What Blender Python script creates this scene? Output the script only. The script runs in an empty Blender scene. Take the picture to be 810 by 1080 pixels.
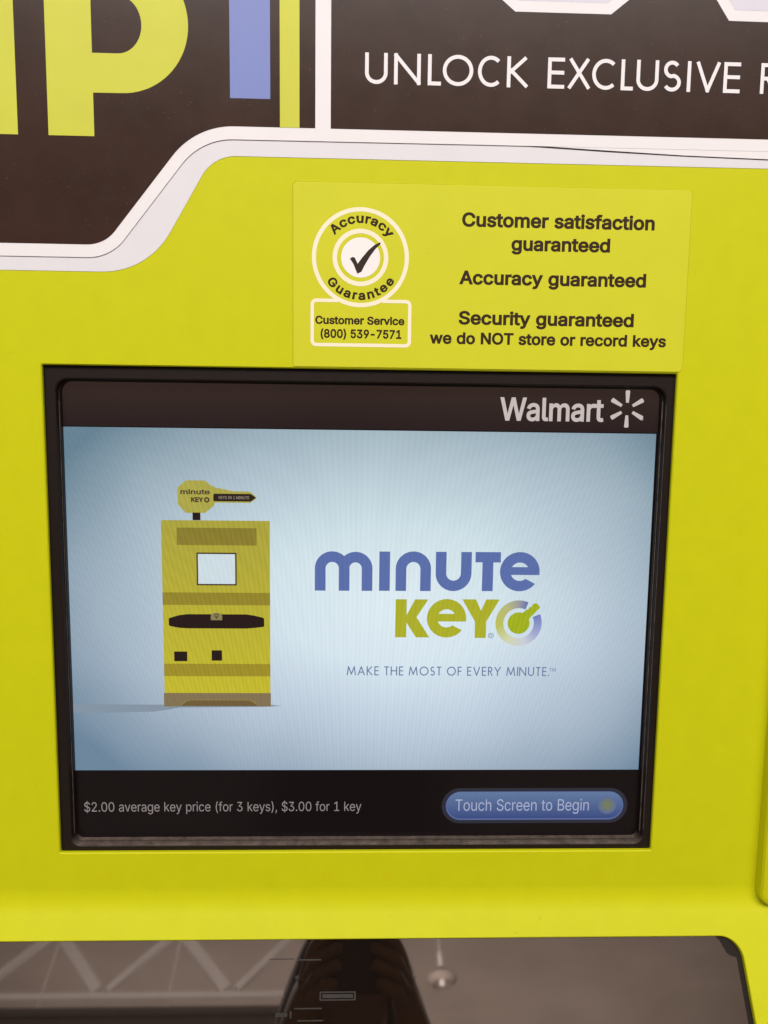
import bpy, bmesh, math, random
from mathutils import Vector, Matrix
from mathutils.geometry import tessellate_polygon, delaunay_2d_cdt
random.seed(7)
PI = math.pi
SC = bpy.context.scene
COL = SC.collection
SLOPE = math.radians(33)          # how far the lower face of the kiosk leans back from upright
BEND_Z = -0.1765                  # height of the bend, panel centre = 0
FLOOR = -1.36

# ------------------------------------------------------------------ materials
MATS = {}
def s2l(c):
    out = []
    for v in c:
        v = v / 255.0
        out.append(v / 12.92 if v <= 0.04045 else ((v + 0.055) / 1.055) ** 2.4)
    return tuple(out)
def newmat(name):
    m = bpy.data.materials.new(name); m.use_nodes = True
    nt = m.node_tree
    b = nt.nodes['Principled BSDF']
    return m, nt, b
def N(nt, t, **kw):
    n = nt.nodes.new(t)
    for k, v in kw.items(): setattr(n, k, v)
    return n
def link(nt, a, b): nt.links.new(a, b)
def coords(nt, scale=1.0):
    g = N(nt, 'ShaderNodeNewGeometry')
    mp = N(nt, 'ShaderNodeVectorMath', operation='SCALE'); mp.inputs['Scale'].default_value = scale
    link(nt, g.outputs['Position'], mp.inputs[0])
    return mp.outputs[0]
def noise(nt, vec, scale, detail=3, rough=.6):
    n = N(nt, 'ShaderNodeTexNoise'); n.inputs['Scale'].default_value = scale
    n.inputs['Detail'].default_value = detail; n.inputs['Roughness'].default_value = rough
    link(nt, vec, n.inputs['Vector']); return n.outputs['Fac']
def ramp(nt, fac, pts):
    r = N(nt, 'ShaderNodeValToRGB'); e = r.color_ramp.elements
    while len(e) < len(pts): e.new(.5)
    for i, (p, c) in enumerate(pts):
        e[i].position = p; e[i].color = (*c, 1) if len(c) == 3 else c
    link(nt, fac, r.inputs['Fac']); return r.outputs['Color']
def math2(nt, op, a, b=None):
    n = N(nt, 'ShaderNodeMath', operation=op)
    for i, v in enumerate((a, b)):
        if v is None: continue
        if isinstance(v, (int, float)): n.inputs[i].default_value = v
        else: link(nt, v, n.inputs[i])
    return n.outputs[0]

def paint(name, col, rough=.45, var=.05, bump=.02, bscale=900, coat=0.0, spec=.16, nscale=35):
    """painted / printed surface: base colour with soft mottling, fine orange-peel bump"""
    if name in MATS: return MATS[name]
    m, nt, b = newmat(name)
    v = coords(nt)
    f = noise(nt, v, nscale, 5)
    lo = tuple(c * (1 - var) for c in col); hi = tuple(min(1, c * (1 + var)) for c in col)
    link(nt, ramp(nt, f, [(.3, lo), (.7, hi)]), b.inputs['Base Color'])
    rr_ = noise(nt, v, 60, 3)
    link(nt, math2(nt, 'ADD', math2(nt, 'MULTIPLY', rr_, .12), rough - .06), b.inputs['Roughness'])
    b.inputs['Specular IOR Level'].default_value = spec
    b.inputs['Coat Weight'].default_value = coat
    b.inputs['Coat Roughness'].default_value = .12
    if bump:
        bn = N(nt, 'ShaderNodeBump'); bn.inputs['Strength'].default_value = bump * 5
        bn.inputs['Distance'].default_value = .0003
        link(nt, noise(nt, v, bscale, 2), bn.inputs['Height'])
        link(nt, bn.outputs[0], b.inputs['Normal'])
    MATS[name] = m; return m

YEL = (.555, .553, .0045)
yellow = paint('yellow_powder_coat', YEL, .5, .022, .03, 900, coat=.0, spec=.16, nscale=70)
yellow_vinyl = paint('yellow_vinyl', (.60, .59, .024), .45, .02, .01, 500, coat=.0, spec=.16)
lime_ink = paint('lime_ink', (.575, .575, .062), .35, .03, .01)
dark_print = speckled = paint('dark_brown_print', (.040, .0195, .0135), .24, .16, .006, 400, coat=.0, spec=.16)
sheet_white = paint('white_sheet_print', (.80, .755, .765), .45, .015, .006)
pale_grey = paint('pale_grey_vinyl', (.72, .69, .715), .5, .02, .006)
lavender = paint('pale_lavender_print', (.66, .63, .70), .35, .02, .006)
blue_ink = paint('periwinkle_ink', (.205, .245, .52), .35, .03, .01)
brown_ink = paint('brown_ink', (.036, .016, .006), .6, .05, 0)
cream_ink = paint('cream_ink', (.90, .80, .60), .4, .02, 0)
dot_white = paint('white_ink', (.90, .82, .80), .4, .02, 0)
black_ink = paint('near_black_ink', (.035, .02, .015), .4, .05, 0)
gap_shade = paint('gap_shade_paint', (.03, .025, .022), .8, .05, 0)
grey_edge = paint('grey_cut_edge', (.45, .41, .41), .7, .1, 0)
gasket = paint('black_foam_gasket', (.018, .013, .010), .8, .3, .06, 300)
steel = paint('dull_metal', (.30, .27, .25), .35, .1, 0)
black_plastic = paint('black_phone_plastic', (.012, .012, .013), .3, .1, 0)
skin_m = paint('skin', (.17, .085, .06), .5, .06, .01, 300)
hair_m = paint('dark_hair', (.012, .009, .007), .5, .3, .03, 200)
jacket_m = paint('dark_jacket_cloth', (.018, .014, .014), .85, .2, .05, 500)
trousers_m = paint('dark_blue_denim', (.03, .04, .07), .9, .2, .05, 700)
shoe_m = paint('black_shoe', (.02, .02, .02), .5, .2, .02)
truss_m = paint('white_painted_steel', (.78, .76, .74), .5, .05, 0, spec=.3, nscale=3)
deck_m = paint('ceiling_deck', (.30, .265, .24), .8, .10, 0, nscale=1.2)
duct_m = paint('galvanised_duct', (.07, .06, .055), .5, .1, 0, nscale=3)
floor_m = paint('polished_concrete', (.30, .27, .24), .3, .12, 0, nscale=2)
wall_m = paint('store_wall_paint', (.55, .50, .46), .8, .08, 0, nscale=1)
lamp_glass = paint('milky_lamp_glass', (.85, .83, .80), .2, .02, 0)
lamp_glass.node_tree.nodes['Principled BSDF'].inputs['Emission Color'].default_value = (1, .93, .86, 1)
lamp_glass.node_tree.nodes['Principled BSDF'].inputs['Emission Strength'].default_value = .5

def specks(m, scale, thr, col, amt):
    nt = m.node_tree; b = nt.nodes['Principled BSDF']; old = b.inputs['Base Color'].links[0].from_socket
    f = ramp(nt, noise(nt, coords(nt), scale, 2, .5), [(thr, (0, 0, 0)), (thr + .02, (amt,) * 3)])
    mx = N(nt, 'ShaderNodeMix', data_type='RGBA'); link(nt, f, mx.inputs['Factor']); link(nt, old, mx.inputs['A'])
    mx.inputs['B'].default_value = (*col, 1); link(nt, mx.outputs['Result'], b.inputs['Base Color'])
specks(dark_print, 900, .74, (.30, .24, .21), .4)
specks(yellow, 230, .755, (.42, .37, .01), .5)
specks(yellow_vinyl, 300, .76, (.45, .40, .03), .5)

# black bezel plastic, with dust caught on whatever faces up
m, nt, b = newmat('bezel_plastic'); MATS['bezel'] = bezel_m = m
v = coords(nt)
g = N(nt, 'ShaderNodeNewGeometry'); sx = N(nt, 'ShaderNodeSeparateXYZ'); link(nt, g.outputs['Normal'], sx.inputs[0])
up = math2(nt, 'MULTIPLY', math2(nt, 'MAXIMUM', sx.outputs['Z'], 0.0), 1.15)
dust = math2(nt, 'MULTIPLY', noise(nt, v, 1500, 3, .75), noise(nt, v, 140, 3, .7))
dustc = ramp(nt, dust, [(.14, (0, 0, 0)), (.36, (1, 1, 1))])
amt = math2(nt, 'MULTIPLY', up, math2(nt, 'ADD', math2(nt, 'MULTIPLY', dustc, .75), .25))
speck = ramp(nt, noise(nt, v, 900, 2, .5), [(.74, (0, 0, 0)), (.78, (1, 1, 1))])
amt = math2(nt, 'MINIMUM', math2(nt, 'ADD', amt, math2(nt, 'MULTIPLY', speck, .25)), 1.0)
mx = N(nt, 'ShaderNodeMix', data_type='RGBA'); link(nt, amt, mx.inputs['Factor'])
mx.inputs['A'].default_value = (.0125, .0075, .006, 1); mx.inputs['B'].default_value = (.15, .115, .095, 1)
link(nt, mx.outputs['Result'], b.inputs['Base Color'])
b.inputs['Roughness'].default_value = .42; b.inputs['Specular IOR Level'].default_value = .22
bn = N(nt, 'ShaderNodeBump'); bn.inputs['Strength'].default_value = .25; bn.inputs['Distance'].default_value = .0002
link(nt, noise(nt, v, 2500, 2), bn.inputs['Height']); link(nt, bn.outputs[0], b.inputs['Normal'])

# tinted acrylic of the lower window: dark body, clear mirror-like surface
m, nt, b = newmat('smoked_acrylic'); acrylic = m
b.inputs['Base Color'].default_value = (.009, .0055, .0045, 1)
b.inputs['Roughness'].default_value = .25
b.inputs['Specular IOR Level'].default_value = 0
gl = N(nt, 'ShaderNodeBsdfGlossy'); gl.inputs['Roughness'].default_value = .03
gl.inputs['Color'].default_value = (1, .86, .78, 1)
mixs = N(nt, 'ShaderNodeMixShader'); mixs.inputs[0].default_value = .175
link(nt, b.outputs[0], mixs.inputs[1]); link(nt, gl.outputs[0], mixs.inputs[2])
link(nt, mixs.outputs[0], nt.nodes['Material Output'].inputs['Surface'])

# what the display shows: light given off per pixel, with the pixel ripple, under an anti-glare surface
def lit(name, col, grad=None, ripple=.022):
    """col: linear colour, or grad=(axis z0, z1, col0, col1) in mm; the display dims towards its edges"""
    if name in MATS: return MATS[name]
    m, nt, b = newmat(name)
    b.inputs['Base Color'].default_value = (.005, .003, .003, 1)
    b.inputs['Roughness'].default_value = .2
    b.inputs['Specular IOR Level'].default_value = .17
    g = N(nt, 'ShaderNodeNewGeometry'); s = N(nt, 'ShaderNodeSeparateXYZ'); link(nt, g.outputs['Position'], s.inputs[0])
    x, z = math2(nt, 'MULTIPLY', s.outputs['X'], 1000.0), math2(nt, 'MULTIPLY', s.outputs['Z'], 1000.0)
    if grad == 'field':
        dx = math2(nt, 'DIVIDE', math2(nt, 'SUBTRACT', x, 18.0), 225.0)
        dz = math2(nt, 'DIVIDE', math2(nt, 'SUBTRACT', z, 8.0), 150.0)
        d = math2(nt, 'SQRT', math2(nt, 'ADD', math2(nt, 'MULTIPLY', dx, dx), math2(nt, 'MULTIPLY', dz, dz)))
        wob = math2(nt, 'MULTIPLY', math2(nt, 'SUBTRACT', noise(nt, coords(nt), 9, 2), .5), .20)
        c1 = ramp(nt, math2(nt, 'ADD', d, wob), [(0, s2l((224, 237, 243))), (.30, s2l((214, 229, 237))), (.55, s2l((190, 205, 218))), (.78, s2l((160, 177, 192))), (1, s2l((108, 134, 154)))])
        # a little bluer and brighter below, greener-grey above
        tz = math2(nt, 'DIVIDE', math2(nt, 'ADD', z, 100.0), 210.0)
        c2 = ramp(nt, tz, [(0, (.97, .98, 1.02)), (.4, (.98, .99, 1.0)), (1, (.86, .92, .89))])
        mx = N(nt, 'ShaderNodeMix', data_type='RGBA', blend_type='MULTIPLY'); mx.inputs['Factor'].default_value = 1
        link(nt, c1, mx.inputs['A']); link(nt, c2, mx.inputs['B']); base = mx.outputs['Result']
    elif grad:
        z0, z1, ca, cb = grad
        t = math2(nt, 'DIVIDE', math2(nt, 'SUBTRACT', z, z0), z1 - z0)
        base = ramp(nt, t, [(0, ca), (1, cb)])
    else:
        rgb = N(nt, 'ShaderNodeRGB'); rgb.outputs[0].default_value = (*col, 1); base = rgb.outputs[0]
    # ripple: near-vertical fine lines in the middle, leaning outwards to the sides
    ph = math2(nt, 'ADD', math2(nt, 'MULTIPLY', x, 2.35), math2(nt, 'MULTIPLY', math2(nt, 'MULTIPLY', x, z), -.0055))
    ph2 = math2(nt, 'ADD', ph, math2(nt, 'MULTIPLY', noise(nt, coords(nt), 10, 1), 11.0))
    w = math2(nt, 'ADD', math2(nt, 'MULTIPLY', math2(nt, 'SINE', ph2), ripple), 1.0)
    ph3 = math2(nt, 'ADD', math2(nt, 'MULTIPLY', x, .75), math2(nt, 'MULTIPLY', math2(nt, 'MULTIPLY', x, z), -.006))
    w2 = math2(nt, 'ADD', math2(nt, 'MULTIPLY', math2(nt, 'SINE', ph3), ripple * .45), w)
    ve = N(nt, 'ShaderNodeVectorMath', operation='SCALE'); link(nt, base, ve.inputs[0]); link(nt, w2, ve.inputs['Scale'])
    link(nt, ve.outputs[0], b.inputs['Emission Color']); b.inputs['Emission Strength'].default_value = 1.0
    MATS[name] = m; return m
def L(r, g_, b_): return lit('lit_%d_%d_%d' % (r, g_, b_), s2l((r, g_, b_)))

# ------------------------------------------------------------------ mesh helpers (panel millimetres: u right, v up, d towards the viewer)
ORG = {}
def root_of(p):
    while p.parent: p = p.parent
    return p
def link_mesh(name, verts, faces, mat, parent=None, smooth=False, loc=None, matrix=None):
    me = bpy.data.meshes.new(name); me.from_pydata(verts, [], faces); me.update()
    if smooth:
        for p in me.polygons: p.use_smooth = True
    o = bpy.data.objects.new(name, me); COL.objects.link(o); me.materials.append(mat)
    if parent:
        o.parent = parent; off = ORG[root_of(parent)]
    else:
        off = Vector(loc) if loc else Vector((0, 0, 0)); o.location = off; ORG[o] = off
    for v_ in me.vertices: v_.co = v_.co - off
    return o
def root(name, loc, label, cat, group=None):
    o = bpy.data.objects.new(name, None); COL.objects.link(o); o.location = loc; o.empty_display_size = .02
    ORG[o] = Vector(loc); o['label'] = label; o['category'] = cat
    if group: o['group'] = group
    return o
def tag(o, label=None, cat=None, group=None, kind=None):
    if label: o['label'] = label
    if cat: o['category'] = cat
    if group: o['group'] = group
    if kind: o['kind'] = kind
    return o
def flat(u, v, d): return Vector((u / 1000, -d / 1000, v / 1000))
AN = (0, -math.cos(SLOPE), math.sin(SLOPE))
def sloped(u, s, d):      # s = mm down the leaning face from the bend
    return Vector((u / 1000, -s / 1000 * math.sin(SLOPE) + AN[1] * d / 1000, BEND_Z - s / 1000 * math.cos(SLOPE) + AN[2] * d / 1000))
def slopedn(u, v, d): return sloped(u, -v, d)     # v up = minus s

class MB:
    def __init__(self, mp=flat): self.v = []; self.f = []; self.mp = mp; self.k = 0
    def plate(self, loops, d, thick=0):
        """flat sheet with outline loops[0] and holes loops[1:], front at d, sides going back by thick"""
        polys = [[Vector((p[0], p[1], 0)) for p in l] for l in loops]
        base = len(self.v); flatp = [p for l in polys for p in l]
        for p in flatp: self.v.append(self.mp(p.x, p.y, d))
        for t in tessellate_polygon(polys):
            a, b_, c = (flatp[i] for i in t)
            cr = (b_ - a).cross(c - a).z
            if abs(cr) < 1e-9: continue
            self.f.append(tuple(base + i for i in (t if cr > 0 else t[::-1])))
        if thick:
            for li, l in enumerate(loops):
                area = sum(l[i][0] * l[(i + 1) % len(l)][1] - l[(i + 1) % len(l)][0] * l[i][1] for i in range(len(l)))
                ll = l if (area > 0) == (li == 0) else l[::-1]
                b0 = len(self.v); n = len(ll)
                for p in ll: self.v.append(self.mp(p[0], p[1], d))
                for p in ll: self.v.append(self.mp(p[0], p[1], d - thick))
                for i in range(n):
                    j = (i + 1) % n; self.f.append((b0 + i, b0 + n + i, b0 + n + j, b0 + j))
        return self
    def walls(self, A, B, da, db, flip=False):
        n = len(A); b0 = len(self.v)
        for p in A: self.v.append(self.mp(p[0], p[1], da))
        for p in B: self.v.append(self.mp(p[0], p[1], db))
        for i in range(n):
            j = (i + 1) % n; q = (b0 + i, b0 + n + i, b0 + n + j, b0 + j)
            self.f.append(q[::-1] if flip else q)
        return self
    def stroke(self, pts, w, d, closed=False, ext=0):
        """ribbon of width w along pts; every stroke lies a hair above the one before"""
        d = d + .012 * self.k; self.k += 1
        P = [Vector(p) for p in pts]; n = len(P)
        if ext:
            P[0] = P[0] + (P[0] - P[1]).normalized() * ext; P[-1] = P[-1] + (P[-1] - P[-2]).normalized() * ext
        Lft, Rgt = [], []
        for i in range(n):
            if closed: a, c = P[i - 1], P[(i + 1) % n]
            else: a, c = P[max(i - 1, 0)], P[min(i + 1, n - 1)]
            t1 = (P[i] - a); t2 = (c - P[i])
            if t1.length < 1e-9: t1 = t2
            if t2.length < 1e-9: t2 = t1
            n1 = Vector((-t1.y, t1.x)).normalized(); n2 = Vector((-t2.y, t2.x)).normalized()
            nn = (n1 + n2); nn = nn.normalized() if nn.length > 1e-6 else n1
            k = min(1 / max(nn.dot(n1), .3), 2.2)
            Lft.append(P[i] + nn * w / 2 * k); Rgt.append(P[i] - nn * w / 2 * k)
        b0 = len(self.v)
        for p in Lft: self.v.append(self.mp(p.x, p.y, d))
        for p in Rgt: self.v.append(self.mp(p.x, p.y, d))
        for i in range(n if closed else n - 1):
            j = (i + 1) % n; self.f.append((b0 + n + i, b0 + n + j, b0 + j, b0 + i))
        return self
    def box(self, u0, v0, d0, u1, v1, d1):
        b0 = len(self.v)
        for u, v_, d in ((u0, v0, d0), (u1, v0, d0), (u1, v1, d0), (u0, v1, d0), (u0, v0, d1), (u1, v0, d1), (u1, v1, d1), (u0, v1, d1)):
            self.v.append(self.mp(u, v_, d))
        for q in ((0, 3, 2, 1), (4, 5, 6, 7), (0, 1, 5, 4), (2, 3, 7, 6), (1, 2, 6, 5), (3, 0, 4, 7)):
            self.f.append(tuple(b0 + i for i in q))
        return self
    def build(self, name, mat, parent=None, **kw): return link_mesh(name, self.v, self.f, mat, parent, **kw)

def rr(x0, z0, x1, z1, r=0, n=8):
    if not isinstance(r, (tuple, list)): r = (r,) * 4      # bottom-left, bottom-right, top-right, top-left
    out = []
    for (cx, cz, a0, q) in ((x0, z0, 180, r[0]), (x1, z0, 270, r[1]), (x1, z1, 0, r[2]), (x0, z1, 90, r[3])):
        if q <= 0: out.append((cx, cz)); continue
        ox = cx + (q if cx == x0 else -q); oz = cz + (q if cz == z0 else -q)
        for i in range(n + 1):
            a = math.radians(a0 + 90 * i / n); out.append((ox + q * math.cos(a), oz + q * math.sin(a)))
    return out
def arc(cx, cz, r, a0, a1, n=24, rz=None):
    rz = rz or r
    return [(cx + r * math.cos(math.radians(a0 + (a1 - a0) * i / n)), cz + rz * math.sin(math.radians(a0 + (a1 - a0) * i / n))) for i in range(n + 1)]
def circ(cx, cz, r, n=64): return arc(cx, cz, r, 0, 360, n)[:-1]
def fillet(pts, n=14):
    """pts: (x, z, radius) open polyline with rounded corners"""
    out = []
    for i, (x, z, r) in enumerate(pts):
        if r == 0: out.append((x, z)); continue
        p = Vector((x, z)); a = (Vector(pts[i - 1][:2]) - p).normalized(); c = (Vector(pts[i + 1][:2]) - p).normalized()
        ang = a.angle(c); t = r / math.tan(ang / 2)
        ctr = p + (a + c).normalized() * (r / math.sin(ang / 2))
        s, e = p + a * t - ctr, p + c * t - ctr
        a0 = math.atan2(s.y, s.x); da = (math.atan2(e.y, e.x) - a0 + PI) % (2 * PI) - PI
        for k in range(n + 1):
            q = a0 + da * k / n; out.append((ctr.x + r * math.cos(q), ctr.y + r * math.sin(q)))
    return out

# ------------------------------------------------------------------ lettering
# outlines of a grotesque face, 1000 units per em: advance, contours
FONT = {
 '$': (447, "202,-74 202,583 244,583 244,-74|224,-9 197,-8 172,-4 149,1 128,9 108,19 91,31 76,45 64,60 54,77 46,96 41,115 38,137 104,137 107,123 110,110 116,98 123,88 132,79 142,71 154,64 166,59 180,55 194,52 209,50 224,49 241,50 257,52 272,55 286,60 299,66 311,74 321,82 329,92 336,102 341,114 345,126 346,139 345,151 342,161 338,171 332,179 325,186 316,193 307,199 296,205 284,209 272,214 259,218 245,222 184,239 154,249 128,260 105,274 86,289 71,307 60,326 54,348 52,372 53,393 58,413 65,431 75,448 87,463 102,476 119,488 138,498 158,506 180,511 203,514 227,516 252,514 275,511 296,505 316,498 334,488 351,476 365,463 377,449 387,433 394,415 399,397 401,378 337,378 334,396 326,412 316,426 302,437 286,447 267,453 247,457 225,459 209,458 194,456 180,452 167,448 156,442 145,435 136,427 129,418 123,409 118,398 116,387 115,376 116,363 119,352 124,342 131,334 139,326 148,319 158,313 169,308 180,304 191,300 202,296 212,293 264,279 276,276 287,272 299,268 312,264 324,258 336,252 347,245 359,238 369,229 379,220 387,209 395,198 401,185 405,171 407,155 408,139 407,118 403,99 396,81 386,64 374,48 360,34 343,21 323,11 302,2 278,-4 252,-8"),
 '(': (273, "89,207 90,235 92,264 96,293 101,324 107,354 114,384 122,413 132,441 142,468 153,494 164,517 177,539 236,539 223,512 212,485 201,457 191,428 182,399 174,370 167,342 161,313 157,285 154,258 152,232 151,207 152,184 154,161 156,138 160,115 165,91 172,67 179,42 188,16 198,-10 209,-38 222,-66 236,-96 177,-96 156,-59 139,-21 124,16 111,55 102,93 95,131 90,169"),
 ')': (273, "37,-96 52,-66 64,-37 76,-9 86,18 95,44 102,69 108,93 113,116 117,139 120,162 121,184 122,207 121,232 119,258 116,285 112,313 106,342 99,370 91,399 82,428 73,457 62,485 50,512 37,539 97,539 109,517 121,494 131,468 142,441 151,413 159,384 167,354 173,323 178,293 181,264 183,235 184,207 183,168 178,130 171,92 161,53 149,15 134,-22 117,-59 97,-96"),
 ',': (188, "38,-119 68,71 137,71 84,-119"),
 '-': (453, "337,244 337,188 114,188 114,244"),
 '.': (188, "95,-4 86,-4 78,-1 70,3 63,9 57,16 53,24 50,32 50,41 50,50 53,59 57,66 63,73 70,79 78,83 86,86 95,87 104,86 113,83 121,79 128,73 134,66 138,59 140,50 141,41 140,32 138,24 134,16 128,9 121,3 113,-1 104,-4"),
 '0': (453, "227,-7 199,-5 174,1 151,11 130,24 111,41 95,62 80,86 69,113 60,144 53,178 49,214 48,254 49,294 53,330 60,364 69,395 81,422 95,447 112,467 130,484 151,498 174,508 200,514 227,516 254,514 279,508 302,498 323,484 342,467 358,447 372,422 384,395 393,364 400,330 404,294 405,254 404,214 400,178 393,144 384,113 373,86 359,62 342,41 323,24 302,11 279,1 254,-5|227,50 245,51 261,56 276,63 290,74 303,87 313,103 323,122 330,144 336,168 340,194 343,223 344,254 343,285 340,314 336,341 330,365 323,387 313,405 303,422 290,435 276,446 261,453 245,458 227,460 209,458 192,453 177,446 163,435 151,422 140,405 131,387 123,365 117,341 113,314 110,285 109,254 110,223 113,194 117,168 123,144 131,122 140,103 151,87 163,74 177,63 192,56 209,51"),
 '1': (453, "76,0 76,55 391,55 391,0|276,509 276,0 212,0 212,448 209,448 86,358 86,427 198,509"),
 '2': (453, "64,0 64,47 234,229 248,243 261,257 272,270 282,282 291,294 299,305 305,316 311,327 315,337 318,348 320,360 320,371 319,385 317,397 313,408 308,419 301,428 293,436 283,443 273,449 262,454 250,457 237,459 224,460 209,459 196,457 184,453 172,447 162,441 153,433 145,424 139,413 134,402 130,390 128,376 127,362 66,362 67,384 71,405 77,424 86,442 98,459 111,473 126,486 143,496 162,505 182,511 203,514 225,516 247,514 268,511 288,505 306,497 323,486 337,474 350,461 361,445 370,428 376,411 380,392 381,372 380,358 378,345 375,331 371,318 365,304 357,290 347,275 336,259 322,241 306,223 288,202 267,180 153,60 153,57 389,57 389,0"),
 '3': (453, "218,-7 195,-6 173,-3 152,2 133,10 114,19 98,30 83,43 70,57 60,74 52,91 46,111 44,132 109,132 111,119 115,107 120,97 126,87 134,78 144,71 154,64 165,59 178,55 191,52 204,50 219,50 234,51 248,53 262,56 275,61 287,67 297,74 307,83 315,93 321,104 325,116 328,130 329,145 328,158 326,172 322,184 316,196 308,207 299,217 288,226 275,234 260,240 242,244 223,247 201,248 157,248 157,299 288,448 288,452 70,452 70,509 372,509 372,461 211,278 211,289 239,290 264,288 287,284 308,276 327,265 344,253 359,239 371,222 381,205 387,186 392,166 393,145 392,123 387,103 380,84 370,66 358,50 344,36 327,23 309,12 288,4 266,-2 243,-6"),
 '5': (453, "221,-7 199,-6 178,-2 159,3 140,11 123,21 108,32 94,45 83,60 73,76 66,93 62,111 60,130 122,130 124,119 127,108 132,98 138,89 145,80 154,73 163,66 173,60 184,56 196,52 208,50 221,50 236,51 250,53 264,58 276,64 288,72 298,82 307,92 314,104 320,117 324,131 327,146 328,162 327,178 324,193 320,208 314,221 306,233 297,244 286,254 275,262 262,269 248,273 233,276 218,277 205,276 192,275 180,272 167,268 156,264 145,258 136,252 128,246 67,253 96,509 366,509 366,452 151,452 134,301 136,301 145,308 155,315 166,320 178,325 190,329 203,331 216,333 229,334 247,333 263,330 279,326 294,321 308,314 321,306 334,296 345,285 355,273 364,260 372,246 379,231 384,215 388,199 390,181 391,163 390,139 385,117 379,95 369,76 357,57 343,41 327,27 309,15 289,6 268,-1 245,-5"),
 '7': (453, "97,0 323,448 323,452 62,452 62,509 391,509 391,449 165,0"),
 '8': (453, "226,-7 201,-6 178,-2 156,3 136,11 117,21 101,33 86,47 74,62 64,78 57,96 53,115 52,135 53,151 55,166 59,181 65,195 72,208 81,220 90,231 101,241 113,249 125,256 139,261 153,265 153,267 135,273 119,282 105,293 93,308 83,324 76,342 72,360 70,380 72,399 75,417 82,434 90,450 101,464 114,477 129,488 146,498 164,506 184,511 204,514 226,516 248,514 269,511 288,506 306,498 323,488 337,477 350,464 361,450 370,434 377,417 380,399 382,380 380,361 376,342 369,324 359,308 347,293 333,282 318,273 300,267 300,265 314,261 327,256 339,249 351,241 362,231 372,220 380,208 387,195 393,181 397,166 400,151 401,135 399,115 395,96 388,78 378,62 366,47 352,33 335,21 317,11 296,3 275,-2 251,-6|226,49 243,50 258,52 272,55 285,60 296,66 307,74 315,82 323,91 329,102 333,113 336,126 337,139 336,152 333,165 329,177 322,189 314,199 305,208 295,216 283,223 270,228 256,232 242,234 226,235 211,234 196,232 182,228 169,223 157,216 147,208 138,199 130,189 123,177 119,165 116,152 115,139 116,126 119,113 123,102 129,91 136,82 145,74 156,66 167,60 180,55 195,52 210,50|226,290 239,290 252,292 263,296 274,300 284,306 293,313 300,321 307,330 312,341 316,351 318,363 319,376 318,388 316,399 313,410 308,420 301,429 294,437 285,444 275,449 264,454 252,457 240,459 226,460 213,459 200,457 188,454 177,449 167,444 159,437 151,429 145,420 139,410 136,399 134,388 133,376 134,363 136,351 139,341 145,330 151,321 159,313 168,306 178,300 189,296 201,292 213,290"),
 '9': (453, "226,516 249,514 271,510 291,503 310,494 328,482 343,468 356,452 368,434 377,414 384,393 388,371 389,347 388,328 385,309 380,290 373,270 363,248 350,224 334,197 315,168 200,0 130,0 301,248 307,248 303,240 299,234 294,227 287,221 281,215 273,210 265,206 257,202 248,199 238,196 228,195 218,195 195,196 175,199 155,206 137,214 121,225 106,237 94,252 83,269 74,287 68,307 65,329 64,352 65,375 69,397 75,417 85,436 96,454 110,469 125,483 143,494 162,504 182,510 203,514|226,460 212,459 199,457 186,452 174,446 163,438 154,429 145,419 138,407 133,395 129,381 126,367 125,352 126,336 129,322 133,308 138,295 145,284 154,274 163,265 174,257 186,251 199,247 212,244 226,243 240,244 254,247 267,251 279,257 289,265 299,273 307,284 314,295 320,308 324,321 327,335 327,350 327,366 324,381 320,394 314,407 307,419 299,429 290,438 279,446 267,452 254,457 241,459"),
 'A': (480, "16,0 201,509 276,509 463,0 395,0 287,302 282,317 276,334 270,352 264,372 257,394 250,420 241,447 232,478 245,478 236,447 228,419 220,393 213,371 206,351 201,333 195,317 191,302 85,0|110,142 110,199 370,199 370,142"),
 'B': (456, "60,0 60,509 241,509 266,508 289,504 310,499 329,491 345,481 359,469 371,456 381,442 388,426 394,410 397,392 398,374 397,358 395,344 392,331 387,320 380,310 373,301 365,293 356,286 347,280 336,275 326,270 315,267 315,262 327,261 339,257 351,252 363,245 374,237 385,227 394,216 402,203 409,189 414,173 417,155 418,136 417,117 413,100 408,83 400,67 390,52 377,39 362,28 344,18 324,10 301,4 275,1 247,0|125,57 245,57 272,58 296,63 315,70 330,80 341,92 349,105 354,120 355,137 355,149 352,161 348,173 342,184 335,194 327,203 317,211 306,218 293,224 279,228 264,230 248,231 125,231|125,285 238,285 252,286 265,288 277,291 288,296 299,302 308,309 316,317 323,326 329,337 333,348 335,359 336,372 334,388 330,403 323,417 313,429 299,439 283,446 263,450 240,452 125,452"),
 'C': (510, "267,-7 235,-5 205,1 177,11 150,25 126,42 104,63 86,88 70,115 57,146 48,179 42,215 40,254 42,293 48,329 57,362 70,393 86,421 104,445 126,466 150,484 177,498 205,508 235,514 267,516 286,515 305,513 323,509 340,504 357,498 373,490 388,481 402,471 415,460 427,447 438,433 448,418 456,402 463,385 469,367 473,348 408,348 405,361 401,373 395,384 389,395 382,404 375,413 366,421 357,428 348,435 337,440 327,445 315,449 304,452 292,454 280,455 267,456 245,454 223,450 203,443 184,432 166,419 150,403 137,385 125,364 116,340 109,314 105,285 103,254 105,223 109,194 116,168 125,145 137,123 151,105 166,89 184,76 203,66 223,59 245,54 267,53 280,53 292,55 304,57 315,60 327,64 337,69 348,74 357,81 366,88 375,96 382,105 389,114 395,125 401,136 405,148 408,160 473,160 469,142 463,124 457,107 448,91 438,76 428,62 416,49 402,38 388,28 373,19 357,11 341,5 323,0 305,-4 286,-6"),
 'E': (419, "60,0 60,509 372,509 372,452 125,452 125,286 355,286 355,229 125,229 125,57 375,57 375,0"),
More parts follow.
